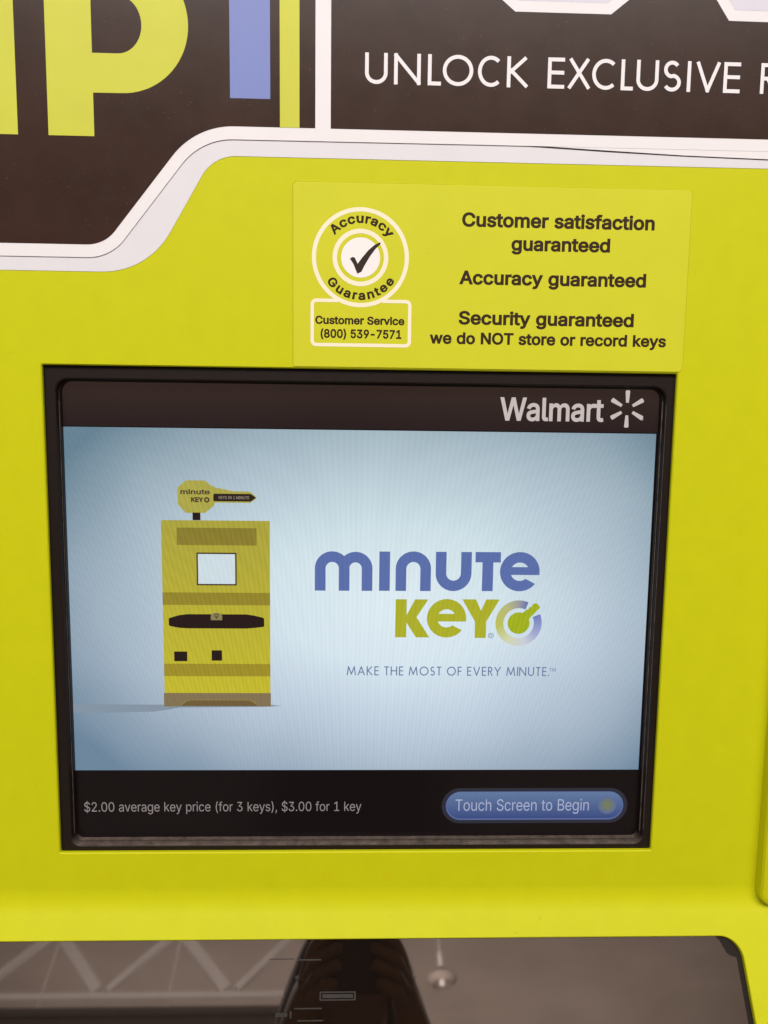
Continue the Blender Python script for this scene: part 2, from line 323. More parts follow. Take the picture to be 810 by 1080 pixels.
 'G': (520, "269,-7 236,-5 205,1 176,11 149,25 125,43 104,64 85,88 69,116 57,146 47,179 42,215 40,254 42,293 47,329 57,362 69,393 85,421 103,445 125,466 149,484 175,498 203,508 233,514 265,516 285,515 304,513 322,509 340,504 358,497 374,489 389,480 403,469 416,458 429,445 439,431 449,416 458,401 465,384 470,367 474,349 408,349 404,361 399,372 393,383 387,393 380,403 373,411 365,420 356,427 347,434 337,439 326,444 315,448 304,452 291,454 279,455 265,456 243,454 222,450 202,443 183,432 166,419 150,404 137,385 125,364 116,340 109,314 105,285 103,254 105,223 109,194 116,168 125,145 137,124 151,105 166,90 184,76 203,66 224,59 246,54 269,53 290,54 309,57 328,63 345,71 360,81 374,93 386,107 396,123 404,141 410,160 414,180 415,202 434,199 283,199 283,256 478,256 478,200 476,170 471,141 463,115 451,91 436,69 419,50 399,33 377,19 352,8 326,0 298,-5"),
 'H': (517, "60,0 60,509 125,509 125,289 392,289 392,509 457,509 457,0 392,0 392,232 125,232 125,0"),
 'I': (300, "31,0 31,57 118,57 118,452 31,452 31,509 269,509 269,452 183,452 183,57 269,57 269,0"),
 'K': (467, "104,145 104,216 113,228 122,239 130,250 139,261 148,272 157,282 165,293 174,303 184,314 193,324 202,334 212,344 364,509 448,509 231,276 228,276|60,0 60,509 125,509 125,334 124,225 125,193 125,0|372,0 188,259 228,309 449,0"),
 'M': (628, "60,0 60,509 152,509 277,187 287,159 299,123 311,84 322,49 307,49 318,83 330,121 342,158 352,187 476,509 568,509 568,0 504,0 504,291 504,327 505,369 506,413 507,457 513,457 509,445 505,433 502,421 498,409 482,363 467,322 456,291 342,0 286,0 170,291 159,321 145,361 129,408 112,457 119,457 120,416 121,372 122,328 122,291 122,0"),
 'N': (523, "60,0 60,509 136,509 343,183 347,176 352,169 357,160 363,151 369,141 375,130 381,119 388,107 394,94 401,82 407,68 414,55 405,54 403,68 402,81 401,95 401,108 400,121 400,134 399,146 399,157 399,195 399,509 463,509 463,0 387,0 202,290 177,331 171,342 164,354 156,367 148,381 108,452 119,454 122,384 124,328 125,291 125,0"),
 'O': (533, "267,-7 235,-5 205,1 177,11 150,25 126,42 105,63 86,88 70,115 57,146 48,179 42,215 40,254 42,293 48,329 57,362 70,393 86,421 105,445 126,466 150,484 177,498 205,508 235,514 267,516 299,514 329,508 357,498 384,484 408,466 429,445 448,421 464,393 477,362 486,329 491,293 493,254 491,215 486,179 477,146 464,115 448,88 429,63 408,42 384,25 357,11 329,1 299,-5|267,53 289,54 310,59 330,66 349,76 367,89 383,105 396,123 408,144 418,168 425,194 429,223 430,254 429,286 425,314 418,341 408,365 396,386 383,404 367,420 349,433 330,443 310,450 289,454 267,456 245,454 223,450 203,443 184,433 167,420 151,404 137,385 125,364 116,340 109,314 105,285 103,254 105,223 109,194 116,168 125,144 137,123 151,105 167,89 184,76 203,66 223,59 245,54"),
 'R': (449, "60,0 60,509 236,509 264,507 290,504 313,497 333,489 351,478 367,465 380,450 390,433 399,415 405,395 408,374 409,352 408,330 405,309 399,290 390,271 380,255 367,240 351,228 333,217 312,209 289,203 264,199 236,198 96,198 96,255 234,255 252,256 269,258 284,262 298,267 309,273 319,281 327,290 334,300 339,312 342,324 344,338 345,352 344,367 342,380 339,393 334,405 327,415 319,425 309,433 298,440 284,445 269,449 252,451 233,452 125,452 125,0|353,0 230,229 303,229 428,0"),
 'S': (447, "224,-9 197,-8 172,-4 149,1 128,9 108,19 91,31 76,45 64,60 54,77 46,96 41,115 38,137 104,137 107,123 110,110 116,98 123,88 132,79 142,71 154,64 166,59 180,55 194,52 209,50 224,49 241,50 257,52 272,55 286,60 299,66 311,74 321,82 329,92 336,102 341,114 345,126 346,139 345,151 342,161 338,171 332,179 325,186 316,193 307,199 296,205 284,209 272,214 259,218 245,222 184,239 154,249 128,260 105,274 86,289 71,307 60,326 54,348 52,372 53,393 58,413 65,431 75,448 87,463 102,476 119,488 138,498 158,506 180,511 203,514 227,516 252,514 275,511 296,505 316,498 334,488 351,476 365,463 377,449 387,433 394,415 399,397 401,378 337,378 334,396 326,412 316,426 302,437 286,447 267,453 247,457 225,459 209,458 194,456 180,452 167,448 156,442 145,435 136,427 129,418 123,409 118,398 116,387 115,376 116,363 119,352 124,342 131,334 139,326 148,319 158,313 169,308 180,304 191,300 202,296 212,293 264,279 276,276 287,272 299,268 312,264 324,258 336,252 347,245 359,238 369,229 379,220 387,209 395,198 401,185 405,171 407,155 408,139 407,118 403,99 396,81 386,64 374,48 360,34 343,21 323,11 302,2 278,-4 252,-8"),
 'T': (449, "32,452 32,509 417,509 417,452 257,452 257,0 193,0 193,452"),
 'U': (517, "259,-8 230,-7 203,-2 177,5 154,15 133,28 114,43 98,60 85,80 74,101 66,124 62,148 60,173 60,509 124,509 124,178 125,160 128,144 133,128 141,113 150,99 160,87 173,77 187,68 203,61 220,56 239,53 259,52 279,53 298,56 315,61 331,68 345,77 357,87 368,99 377,113 384,128 389,144 392,160 393,178 393,509 457,509 457,173 456,148 451,124 443,101 433,80 419,60 403,43 384,28 363,15 340,5 315,-2 288,-7"),
 'W': (686, "155,0 16,509 82,509 163,196 166,183 170,171 173,158 175,145 187,94 189,80 192,67 195,53 197,40 189,40 192,53 194,67 197,80 200,94 203,107 205,120 208,133 211,145 224,196 306,509 380,509 462,196 465,183 468,171 471,158 474,145 486,94 489,80 492,67 494,53 497,40 488,40 491,53 493,67 496,80 499,94 502,107 504,120 507,133 510,145 523,196 603,509 670,509 530,0 455,0 368,323 363,339 359,356 355,373 351,391 347,410 344,431 340,452 336,475 350,475 346,453 342,433 339,413 335,395 331,377 327,359 323,341 318,323 230,0"),
 'Y': (472, "203,0 203,208 16,509 91,509 192,344 200,331 208,318 215,305 222,292 229,279 236,264 243,248 250,230 224,230 231,248 237,265 244,280 251,293 258,306 265,318 273,331 280,344 381,509 455,509 268,208 268,0"),
 'a': (389, "160,-9 142,-8 126,-5 110,-1 94,5 80,12 68,22 57,32 48,45 40,58 35,73 31,90 30,108 31,123 34,138 38,150 43,161 50,171 58,179 67,187 78,193 89,199 100,203 112,207 125,211 138,213 152,216 165,218 178,220 234,227 244,228 252,230 259,232 265,235 270,238 273,243 275,248 276,255 276,257 275,268 273,279 271,288 267,297 262,304 256,311 248,317 240,322 230,326 220,329 208,330 196,331 183,330 171,329 159,326 149,322 140,318 132,313 124,307 118,301 112,294 107,288 103,281 100,274 41,291 48,308 57,322 67,335 79,346 91,355 104,364 118,370 133,375 148,379 163,382 179,384 194,384 204,384 215,383 227,382 239,379 251,376 263,372 275,367 286,360 296,353 306,343 315,333 322,320 329,306 333,290 336,272 337,251 337,0 277,0 277,52 272,52 269,45 264,38 258,32 252,25 244,18 236,12 226,6 215,1 203,-3 190,-6 176,-8|170,45 187,46 202,49 216,53 228,59 239,66 248,74 257,83 263,93 269,104 272,115 275,126 276,138 276,190 273,188 270,186 265,184 259,182 253,180 246,179 239,177 231,176 200,171 175,168 165,166 154,164 144,162 134,159 125,155 117,150 110,145 103,139 98,132 95,124 93,115 92,105 92,95 94,87 98,79 102,72 107,66 114,61 121,56 130,52 139,49 149,47 159,46"),
 'c': (396, "207,-8 182,-7 159,-2 137,6 117,16 98,30 82,46 68,64 56,85 46,108 40,133 36,159 34,187 36,216 40,243 46,268 56,291 68,312 82,330 98,346 117,360 137,371 159,378 182,383 207,384 221,384 234,383 247,380 260,377 272,373 284,368 295,362 305,356 315,349 324,341 332,332 340,322 347,312 353,301 358,289 362,277 303,262 301,269 298,276 294,283 290,289 286,295 281,301 276,306 270,311 264,315 257,319 250,322 242,325 234,327 226,329 217,329 207,330 189,329 173,325 158,319 145,310 134,300 124,287 115,274 108,258 103,242 99,224 97,206 96,187 97,169 99,151 103,134 108,117 115,102 124,89 134,76 145,66 158,57 173,51 189,48 207,46 217,47 226,48 234,49 243,52 250,54 258,58 264,62 271,66 277,71 282,76 287,82 292,89 296,95 299,102 302,110 304,117 363,102 359,90 354,78 348,67 341,56 334,46 325,37 316,29 306,21 296,15 285,9 273,4 261,-1 248,-4 235,-6 221,-8"),
 'd': (424, "195,-8 172,-7 151,-2 130,5 111,16 94,29 79,45 66,64 55,84 46,108 39,133 35,160 34,189 35,218 39,245 46,270 55,293 66,313 79,332 95,347 112,361 131,371 151,378 173,383 196,384 213,384 228,381 241,378 253,373 263,367 272,360 280,353 287,346 293,338 298,331 303,325 306,319 311,319 311,509 372,509 372,0 313,0 313,59 307,59 303,53 298,46 293,39 287,31 280,24 272,17 263,10 252,4 241,-1 227,-5 212,-7|205,47 221,48 236,51 250,57 263,65 274,75 284,86 293,100 299,115 305,132 309,150 311,169 312,189 311,210 309,229 305,247 300,263 293,278 284,291 275,302 263,312 251,320 237,325 221,329 205,330 187,329 172,325 157,319 145,311 133,301 124,290 115,276 108,261 103,245 99,227 97,209 96,189 97,170 99,151 103,133 109,117 115,101 124,88 134,76 145,66 158,57 172,51 188,48"),
 'e': (404, "212,-8 185,-7 161,-2 138,6 117,16 98,30 82,46 68,64 56,85 46,108 40,132 35,159 34,187 35,215 39,242 46,267 55,290 67,311 81,329 97,346 115,359 135,370 157,378 180,383 205,384 221,384 236,382 251,379 266,374 280,368 294,361 307,351 319,341 331,329 341,315 350,299 357,282 363,263 368,242 370,219 371,194 371,169 75,169 75,221 338,221 310,202 309,220 307,237 303,254 298,269 291,282 283,294 273,305 263,314 250,321 237,326 222,329 205,330 189,329 173,326 159,321 146,313 135,304 125,294 116,282 109,270 103,256 99,241 97,226 96,211 96,178 97,157 100,139 104,122 110,106 118,92 128,80 139,70 151,61 165,55 179,50 195,47 212,46 224,47 234,48 244,50 254,53 263,56 271,61 278,66 285,73 292,80 297,88 302,96 306,105 365,91 360,77 353,63 345,51 335,39 324,29 311,19 298,11 283,4 266,-1 249,-5 231,-7"),
 'f': (254, "228,379 228,327 6,327 6,379|81,0 81,432 82,447 84,461 89,474 96,486 104,496 113,505 124,513 135,519 148,524 161,527 174,529 187,530 197,530 207,529 215,528 222,527 229,525 234,524 239,522 243,521 227,468 215,472 211,473 206,473 200,474 195,474 182,473 171,470 162,466 154,460 149,452 145,443 142,431 142,419 142,0"),
 'g': (425, "207,-151 187,-150 168,-148 150,-144 134,-140 119,-134 105,-127 93,-119 82,-110 73,-101 64,-91 57,-80 51,-69 101,-41 106,-47 110,-53 116,-59 122,-66 128,-72 136,-78 145,-83 154,-88 165,-92 178,-95 192,-97 207,-97 229,-96 249,-92 267,-85 282,-75 295,-62 304,-47 310,-28 311,-6 311,68 306,68 302,62 298,56 293,49 287,41 280,34 272,28 263,21 252,16 241,11 227,8 212,5 195,5 173,6 152,10 132,17 113,27 95,39 80,53 67,71 55,90 46,112 39,136 35,163 34,191 35,220 39,246 46,271 55,293 66,314 80,332 95,347 112,361 131,371 152,378 173,383 196,384 213,384 228,382 242,378 253,373 264,367 273,360 281,353 288,346 294,338 299,331 304,325 308,319 313,319 313,379 372,379 372,-9 371,-32 367,-54 360,-73 350,-90 338,-104 324,-117 308,-127 291,-136 271,-142 251,-147 229,-150|205,59 222,60 237,63 251,68 264,75 275,84 285,95 293,107 300,121 305,137 309,154 312,172 312,193 312,212 309,231 305,248 300,264 293,278 285,291 275,303 264,312 251,320 237,325 222,329 205,330 188,329 172,325 158,320 145,312 134,302 124,290 115,277 109,262 103,246 99,229 97,212 96,193 97,173 99,155 103,138 109,123 116,108 124,96 134,85 145,76 158,68 172,63 188,60"),
 'h': (410, "114,227 114,0 53,0 53,509 114,509 114,287 102,287 112,312 124,332 137,349 152,362 169,372 187,379 207,383 227,384 246,383 264,380 280,376 295,369 309,360 321,349 332,336 341,321 348,304 353,285 356,264 357,240 357,0 296,0 296,235 295,256 290,275 283,291 273,304 260,315 246,323 229,328 210,329 197,328 184,326 172,322 161,317 150,311 141,303 133,293 126,283 121,271 117,257 114,243"),
 'i': (167, "53,0 53,379 114,379 114,0|84,443 75,444 67,446 60,449 54,455 48,461 44,468 42,475 41,483 42,491 44,499 48,506 54,512 60,517 67,521 75,523 84,524 92,523 100,521 107,517 114,512 119,506 123,499 126,491 126,483 126,475 123,468 119,461 114,455 107,449 100,446 92,444"),
 'k': (381, "110,137 110,212 121,212 284,379 360,379 184,199 177,199|53,0 53,509 114,509 114,0|294,0 148,186 191,229 372,0"),
 'l': (189, "139,-2 119,-1 101,3 86,10 74,20 65,33 58,47 54,65 53,84 53,509 114,509 114,99 114,87 115,77 117,68 120,62 124,58 130,54 137,53 146,52 160,53 170,54 181,3 162,-1 156,-2 151,-2 145,-2"),
 'm': (610, "53,0 53,379 112,379 112,295 108,295 112,310 118,323 125,335 132,346 141,355 151,363 161,370 172,376 183,380 195,384 207,386 219,386 239,385 257,380 273,372 287,361 299,347 309,331 316,314 321,295 312,295 317,308 322,321 329,332 337,343 347,353 357,361 368,369 381,375 394,380 407,383 422,385 437,386 453,385 468,383 483,378 497,372 510,364 522,354 532,342 541,328 548,313 553,296 556,276 557,255 557,0 496,0 496,254 494,273 490,289 483,302 473,313 460,321 447,326 433,329 419,330 406,330 395,328 384,324 374,320 365,314 358,307 351,299 345,290 341,280 338,270 336,259 335,247 335,0 274,0 274,260 273,275 269,288 262,301 253,311 242,320 229,326 215,329 199,330 188,330 178,328 168,325 158,320 148,314 140,307 132,299 126,289 121,278 117,266 114,253 114,238 114,0"),
 'n': (410, "114,227 114,0 53,0 53,379 112,379 112,287 102,287 112,312 124,332 137,349 152,362 169,372 187,379 207,383 227,384 246,383 264,380 280,376 295,369 309,360 321,349 332,336 341,321 348,304 353,285 356,264 357,240 357,0 296,0 296,235 295,256 290,275 283,291 273,304 260,315 246,323 229,328 210,329 197,328 184,326 172,322 161,317 150,311 141,303 133,293 126,283 121,271 117,257 114,243"),
 'o': (415, "207,-8 182,-7 159,-2 137,6 117,16 98,30 82,46 68,64 56,85 46,108 40,133 36,159 34,187 36,216 40,243 46,268 56,291 68,312 82,330 98,346 117,360 137,371 159,378 182,383 207,384 233,383 256,378 278,371 299,360 317,346 333,330 347,312 359,291 369,268 376,243 380,216 381,187 380,159 376,133 369,108 359,85 347,64 333,46 317,30 299,16 278,6 256,-2 233,-7|207,46 226,48 242,51 257,57 270,66 282,76 292,89 300,102 307,117 312,134 316,151 318,169 319,187 318,206 316,224 312,242 307,258 300,274 292,287 282,300 270,310 257,319 242,325 226,329 207,330 189,329 173,325 158,319 145,310 134,300 124,287 115,274 108,258 103,242 99,224 97,206 96,187 97,169 99,151 103,134 108,117 115,102 124,89 134,76 145,66 158,57 173,51 189,48"),
 'p': (424, "53,-143 53,379 112,379 112,319 118,319 122,325 126,331 131,338 137,346 144,353 152,360 161,367 171,373 183,378 197,381 212,384 229,384 252,383 274,378 294,371 313,361 330,347 345,332 359,313 370,293 379,270 385,245 389,218 390,189 389,160 385,133 379,108 370,84 359,64 346,45 330,29 313,16 294,5 274,-2 252,-7 229,-8 213,-7 198,-5 184,-1 173,4 162,10 153,17 145,24 138,31 132,39 127,46 122,53 118,59 114,59 114,-143|220,47 237,48 253,51 267,57 279,66 291,76 301,88 309,101 316,117 321,133 325,151 327,170 328,189 327,209 325,227 321,245 316,261 309,276 301,290 291,301 280,311 267,319 253,325 237,329 220,330 203,329 188,325 174,320 161,312 150,302 140,291 132,278 125,263 120,247 116,229 113,210 113,189 113,169 116,150 120,132 125,115 132,100 140,86 150,75 162,65 174,57 188,51 204,48"),
 'r': (259, "53,0 53,379 112,379 112,321 115,321 122,335 130,347 140,358 152,367 166,375 181,380 196,384 213,385 229,384 243,384 243,322 230,324 224,325 219,325 213,326 207,326 194,325 182,323 170,319 159,315 149,309 140,301 132,293 126,284 121,273 117,262 114,250 114,237 114,0"),
 's': (365, "182,-8 163,-7 145,-5 128,-2 112,3 98,10 84,18 72,27 62,38 53,50 45,63 40,78 36,94 94,107 99,92 105,79 114,69 124,60 136,54 150,49 165,46 181,45 200,46 217,50 232,55 244,62 255,71 262,81 267,91 268,103 267,112 265,121 260,129 254,136 246,142 237,147 225,151 212,155 149,170 125,177 104,186 87,196 72,208 61,222 53,237 48,255 47,274 48,290 51,305 57,319 65,332 75,343 87,354 100,363 115,370 131,377 149,381 167,384 187,384 206,384 223,381 239,378 254,372 267,366 279,358 290,349 299,339 307,328 314,316 319,303 324,290 268,277 264,288 258,298 251,307 243,316 232,323 219,328 205,331 187,333 171,332 156,329 143,324 131,317 121,308 114,299 110,289 109,277 110,267 112,258 117,250 124,243 133,237 144,232 157,227 172,223 229,209 254,202 275,194 292,183 306,171 317,158 325,142 330,125 331,107 330,90 326,75 321,61 312,47 302,35 290,24 276,15 260,6 242,0 223,-5 203,-7"),
 't': (227, "204,379 204,327 6,327 6,379|65,471 126,471 126,98 127,86 128,76 132,68 136,61 142,56 150,53 159,51 170,50 185,51 202,54 213,2 208,0 203,-1 198,-2 192,-3 186,-3 180,-4 174,-4 168,-4 145,-3 125,2 107,10 92,21 80,35 72,52 67,71 65,93"),
 'u': (410, "182,-5 164,-4 146,-1 130,4 115,11 101,20 89,31 78,44 69,59 62,76 57,95 54,116 53,139 53,379 114,379 114,144 115,123 119,105 127,89 137,75 150,64 164,56 181,52 200,50 213,51 226,53 238,57 249,62 259,69 268,77 276,86 283,97 289,109 293,122 295,137 296,153 296,379 357,379 357,0 298,0 298,92 307,92 297,67 286,47 272,30 257,17 240,7 222,0 203,-4"),
 'v': (389, "163,0 17,379 84,379 165,155 171,138 177,121 182,104 187,87 191,70 196,53 201,37 206,21 184,21 189,37 194,53 198,70 203,87 207,104 213,121 218,138 224,155 305,379 371,379 226,0"),
 'w': (567, "138,0 23,379 87,379 133,214 138,196 143,177 149,157 154,137 159,115 165,91 170,67 175,41 165,41 170,66 175,90 180,113 186,135 191,156 196,176 201,195 206,214 252,379 316,379 362,214 366,196 371,176 376,157 382,136 387,114 392,91 397,67 402,41 391,41 397,66 402,90 408,113 413,135 418,156 423,176 429,195 434,214 480,379 545,379 429,0 368,0 319,172 305,225 301,239 297,252 294,266 291,280 277,338 291,338 277,280 263,225 259,211 255,198 252,185 248,172 199,0"),
 'y': (389, "47,-139 61,-86 71,-87 80,-89 88,-90 96,-90 104,-89 111,-87 118,-84 124,-80 130,-74 136,-67 141,-58 146,-48 151,-36 163,-1 17,379 84,379 165,155 171,138 177,121 182,104 187,87 191,70 196,53 201,37 206,21 184,21 188,37 193,53 198,70 202,87 207,104 212,121 218,138 224,155 305,379 371,379 204,-58 198,-72 191,-85 184,-97 177,-107 168,-116 159,-124 150,-130 139,-136 128,-140 117,-143 104,-145 91,-145 84,-145 77,-145 71,-144 65,-143 59,-142 54,-141 51,-140"),
}

GCACHE = {}
def glyph_mesh(ch, bold):
    """filled outline of one character (1 = cap height); overlapping contours are merged by winding"""
    if (ch, bold) in GCACHE: return GCACHE[ch, bold]
    adv, cont = FONT[ch]; loops = []
    for q in cont.split('|'):
        P = []
        for p in q.split(' '):
            p = Vector([int(v_) / 509 for v_ in p.split(',')])
            if not P or (P[-1] - p).length > .006: P.append(p)
        while (P[0] - P[-1]).length < .006: P.pop()
        n = len(P); R_ = []
        for i in range(n):       # outer contours run clockwise, counters the other way: thicken to the left of travel
            n1 = P[i] - P[i - 1]; n2 = P[(i + 1) % n] - P[i]
            n1 = Vector((-n1.y, n1.x)).normalized(); n2 = Vector((-n2.y, n2.x)).normalized()
            nn = n1 + n2; nn = nn.normalized() if nn.length > .01 else n1
            R_.append(P[i] + nn * bold / max(nn.dot(n1), .6))
        loops.append(R_)
    vs, es = [], []
    for l in loops:
        b0 = len(vs); vs += l; es += [(b0 + i, b0 + (i + 1) % len(l)) for i in range(len(l))]
    ov, oe, of, _, _, _ = delaunay_2d_cdt(vs, es, [], 0, 1e-5)
    F = []
    for f in of:
        c = (ov[f[0]] + ov[f[1]] + ov[f[2]]) / 3; wn = 0
        for l in loops:
            for i in range(len(l)):
                a, b_ = l[i - 1], l[i]
                if (a.y > c.y) != (b_.y > c.y) and c.x < (b_.x - a.x) * (c.y - a.y) / (b_.y - a.y) + a.x:
                    wn += 1 if b_.y > a.y else -1
        if wn: F.append(tuple(f) if (ov[f[1]] - ov[f[0]]).cross(ov[f[2]] - ov[f[0]]) > 0 else tuple(f)[::-1])
    used = sorted({i for f in F for i in f}); mp_ = {k: i for i, k in enumerate(used)}
    GCACHE[ch, bold] = (adv / 509, [tuple(ov[k]) for k in used], [tuple(mp_[i] for i in f) for f in F])
    return GCACHE[ch, bold]
def text_mesh(body, bold=0.0, sp=1.0):
    V, F = [], []; x = 0.0
    for ch in body:
        if ch == ' ': x += .42 * sp; continue
        adv, gv, gf = glyph_mesh(ch, bold); b0 = len(V)
        V += [(a + x, b_) for a, b_ in gv]; F += [tuple(b0 + i for i in f) for f in gf]
        x += adv + (sp - 1) * .6 + bold * .35 - .02
    return V, F
def capheight(): return 1.0
def text(mb, body, x0, x1, base, cap, d, bold=0.0, warp=None, sp=1.0):
    V, F = text_mesh(body, bold, sp)
    a, b_ = min(v_[0] for v_ in V), max(v_[0] for v_ in V)
    k = cap / (1 + 2 * bold); b0 = len(mb.v)
    for (x, y) in V:
        u, w = x0 + (x - a) * (x1 - x0) / (b_ - a), (y + bold) * k
        if warp: u, w = warp(u, w)
        else: w += base
        mb.v.append(mb.mp(u, w, d))
    for f in F: mb.f.append(tuple(b0 + i for i in f))
    return mb
# geometric sans capitals drawn as strokes in a unit box: s = straight, a = arc (cx, cz, rx, rz, from, to)
GL = {
 'U': (.68, [('p', [(0, 1), (0, .34)] + arc(.5, .34, .5, 180, 360, 20, .34) + [(1, .34), (1, 1)])]),
 'N': (.80, [('s', (0, 0), (0, 1)), ('d', (0, 1), (1, 0)), ('s', (1, 0), (1, 1))]),
 'L': (.42, [('p', [(0, 1), (0, 0), (1, 0)])]),
 'O': (1.0, [('o', 0)]),
 'C': (.78, [('c', 0)]),
 'K': (.66, [('s', (0, 0), (0, 1)), ('d', (.05, .47), (.92, 1)), ('d', (.14, .55), (1, 0))]),
 'E': (.48, [('p', [(1, 1), (0, 1), (0, 0), (1, 0)]), ('s', (.1, .52), (.97, .52))]),
 'X': (.70, [('d', (0, 0), (.93, 1)), ('d', (.05, 1), (1, 0))]),
 'S': (.52, [('p', arc(.48, .745, .43, 35, 262, 18, .255) + arc(.50, .26, .48, 78, -150, 20, .26))]),
 'I': (.05, [('s', (.5, 0), (.5, 1))]),
 'V': (.78, [('d', (0, 1), (.5, 0)), ('d', (.5, 0), (1, 1))]),
 'R': (.52, [('s', (0, 0), (0, 1)), ('p', [(0, 1), (.45, 1)] + arc(.45, .75, .5, 90, -90, 14, .25) + [(0, .5)]), ('d', (.42, .5), (1, 0))]),
 'M': (1.0, [('d', (0, 0), (.14, 1)), ('d', (.14, 1), (.5, .08)), ('d', (.5, .08), (.86, 1)), ('d', (.86, 1), (1, 0))]),
 'A': (.80, [('d', (0, 0), (.5, 1)), ('d', (.5, 1), (1, 0)), ('s', (.2, .33), (.8, .33))]),
 'T': (.52, [('s', (0, 1), (1, 1)), ('s', (.5, 0), (.5, .95))]),
 'H': (.72, [('s', (0, 0), (0, 1)), ('s', (1, 0), (1, 1)), ('s', (0, .52), (1, .52))]),
 'F': (.44, [('p', [(1, 1), (0, 1), (0, 0)]), ('s', (.1, .5), (.95, .5))]),
 'Y': (.72, [('d', (0, 1), (.5, .45)), ('d', (1, 1), (.5, .45)), ('s', (.5, 0), (.5, .48))]),
 '.': (.06, [('s', (.5, 0), (.5, .02))]),
}
def glyph(mb, ch, x0, x1, base, cap, w, d):
    ax, bx, az, bz = x0 + w / 2, x1 - w / 2, base + w / 2, base + cap - w / 2
    if ch in 'I.': ax = bx = (x0 + x1) / 2
    M = lambda p: (ax + (bx - ax) * p[0], az + (bz - az) * p[1])
    for st in GL[ch][1]:
        if st[0] == 's': mb.stroke([M(st[1]), M(st[2])], w, d, ext=w / 2)
        elif st[0] == 'd':
            mb.stroke([M(st[1]), M(st[2])], w * .96, d, ext=w * .42)
        elif st[0] == 'p': mb.stroke([M(p) for p in st[1]], w, d, ext=w / 2 if ch != 'S' else 0)
        elif st[0] == 'o': mb.stroke([M(p) for p in arc(.5, .5, .5, 0, 360, 48)[:-1]], w, d, closed=True)
        elif st[0] == 'c': mb.stroke([M((min(p[0] * 1.0, 1.15), p[1])) for p in arc(.56, .5, .56, 48, 312, 36, .5)], w, d)
def stroke_text(mb, body, x0, x1, base, cap, w, d, gap=.19, space=.42):
    tot = sum(space if c == ' ' else GL[c][0] + gap for c in body) - gap
    k = (x1 - x0 - 0) / (tot * cap + 0)
    x = x0
    for c in body:
        if c == ' ': x += space * cap * k; continue
        wd = max(GL[c][0] * cap * k, w); glyph(mb, c, x, x + wd, base, cap, w, d); x += (GL[c][0] + gap) * cap * k
    return mb
def letter_e(mb, cx, cz, R, ri, d):
    """unicase e: heavy ring, bar across, mouth open at the lower right"""
    bt, bb = R * .235, -R * .165
    a_in = math.degrees(math.asin(-bb / ri)); a_out = math.degrees(math.asin(-bb / R))
    outer = arc(cx, cz, R, -a_out, 322, 56)
    inner = arc(cx, cz, ri, 310, 180 + a_in, 16)
    hole = arc(cx, cz, ri, math.degrees(math.asin(bt / ri)), 180 - math.degrees(math.asin(bt / ri)), 18)
    mb.plate([outer + inner, hole], d); return mb

# ================================================================== THE KIOSK
kiosk = root('key_cutting_kiosk', (0, .3, FLOOR), 'yellow sheet metal key cutting kiosk with recessed touchscreen and smoked lower window', 'kiosk')
EDGE_X = 300
OPEN = rr(-181.2, -146.8, 181.2, 145.2, 1.2, 3)
LO_Z = BEND_Z * 1000 + 0
# front sheet: upper flat with the screen opening, soft bend, leaning lower face with the window opening
RB = 26.0; TL_ = RB * math.tan(SLOPE / 2)
mb = MB()
zb = LO_Z + TL_
mb.plate([[(-EDGE_X, zb), (EDGE_X, zb), (EDGE_X, 470), (-EDGE_X, 470)], OPEN], 0)
# rounded rim of the opening
r1 = rr(-180.6, -146.2, 180.6, 144.6, 1, 3)
mb.walls(OPEN, r1, 0, -.6); mb.walls(r1, r1, -.6, -2.6)
NB = 20
prof = []
for i in range(NB + 1):
    a = SLOPE * i / NB
    prof.append((RB * (1 - math.cos(a)), zb - RB * math.sin(a)))     # (towards viewer, height)
b0 = len(mb.v)
for (o_, z) in prof:
    mb.v.append(Vector((-EDGE_X / 1000, -o_ / 1000, z / 1000))); mb.v.append(Vector((EDGE_X / 1000, -o_ / 1000, z / 1000)))
for i in range(NB): mb.f.append((b0 + 2 * i, b0 + 2 * i + 2, b0 + 2 * i + 3, b0 + 2 * i + 1))
mb.mp = slopedn
SEND = 172
WIN = rr(-234.2, -150, 234.2, -21.6, 13, 10)
mb.plate([[(-EDGE_X, -SEND), (EDGE_X, -SEND), (EDGE_X, -TL_), (-EDGE_X, -TL_)], WIN], 0)
W2 = rr(-233.8, -149.6, 233.8, -22.0, 12.6, 10)
mb.walls(WIN, W2, 0, -.5); mb.walls(W2, W2, -.5, -3.4)
front = mb.build('front_sheet', yellow, kiosk)
for p in front.data.polygons: p.use_smooth = (b0 <= min(p.vertices) and max(p.vertices) < b0 + 2 * (NB + 1))
# cabinet behind and below it
mb = MB()
e0 = sloped(0, SEND, 0)
mb.box(-EDGE_X, FLOOR * 1000 + 90, -420, EDGE_X, e0.z * 1000 - .5, -e0.y * 1000)
mb.build('lower_cabinet', yellow, kiosk)
mb = MB(); mb.box(-EDGE_X + 2, e0.z * 1000 + 2, -420, EDGE_X - 2, 468, -60); mb.build('upper_cabinet', yellow, kiosk)
for sx_ in (-1, 1):
    mb = MB(); mb.box(min(sx_ * 296, sx_ * 300), e0.z * 1000 + 3, -61, max(sx_ * 296, sx_ * 300), 466, -3.4); mb.build('side_sheet', yellow, kiosk)
mb = MB(); mb.box(-EDGE_X + 30, FLOOR * 1000, -400, EDGE_X - 30, FLOOR * 1000 + 89, 40); mb.build('plinth', gasket, kiosk)
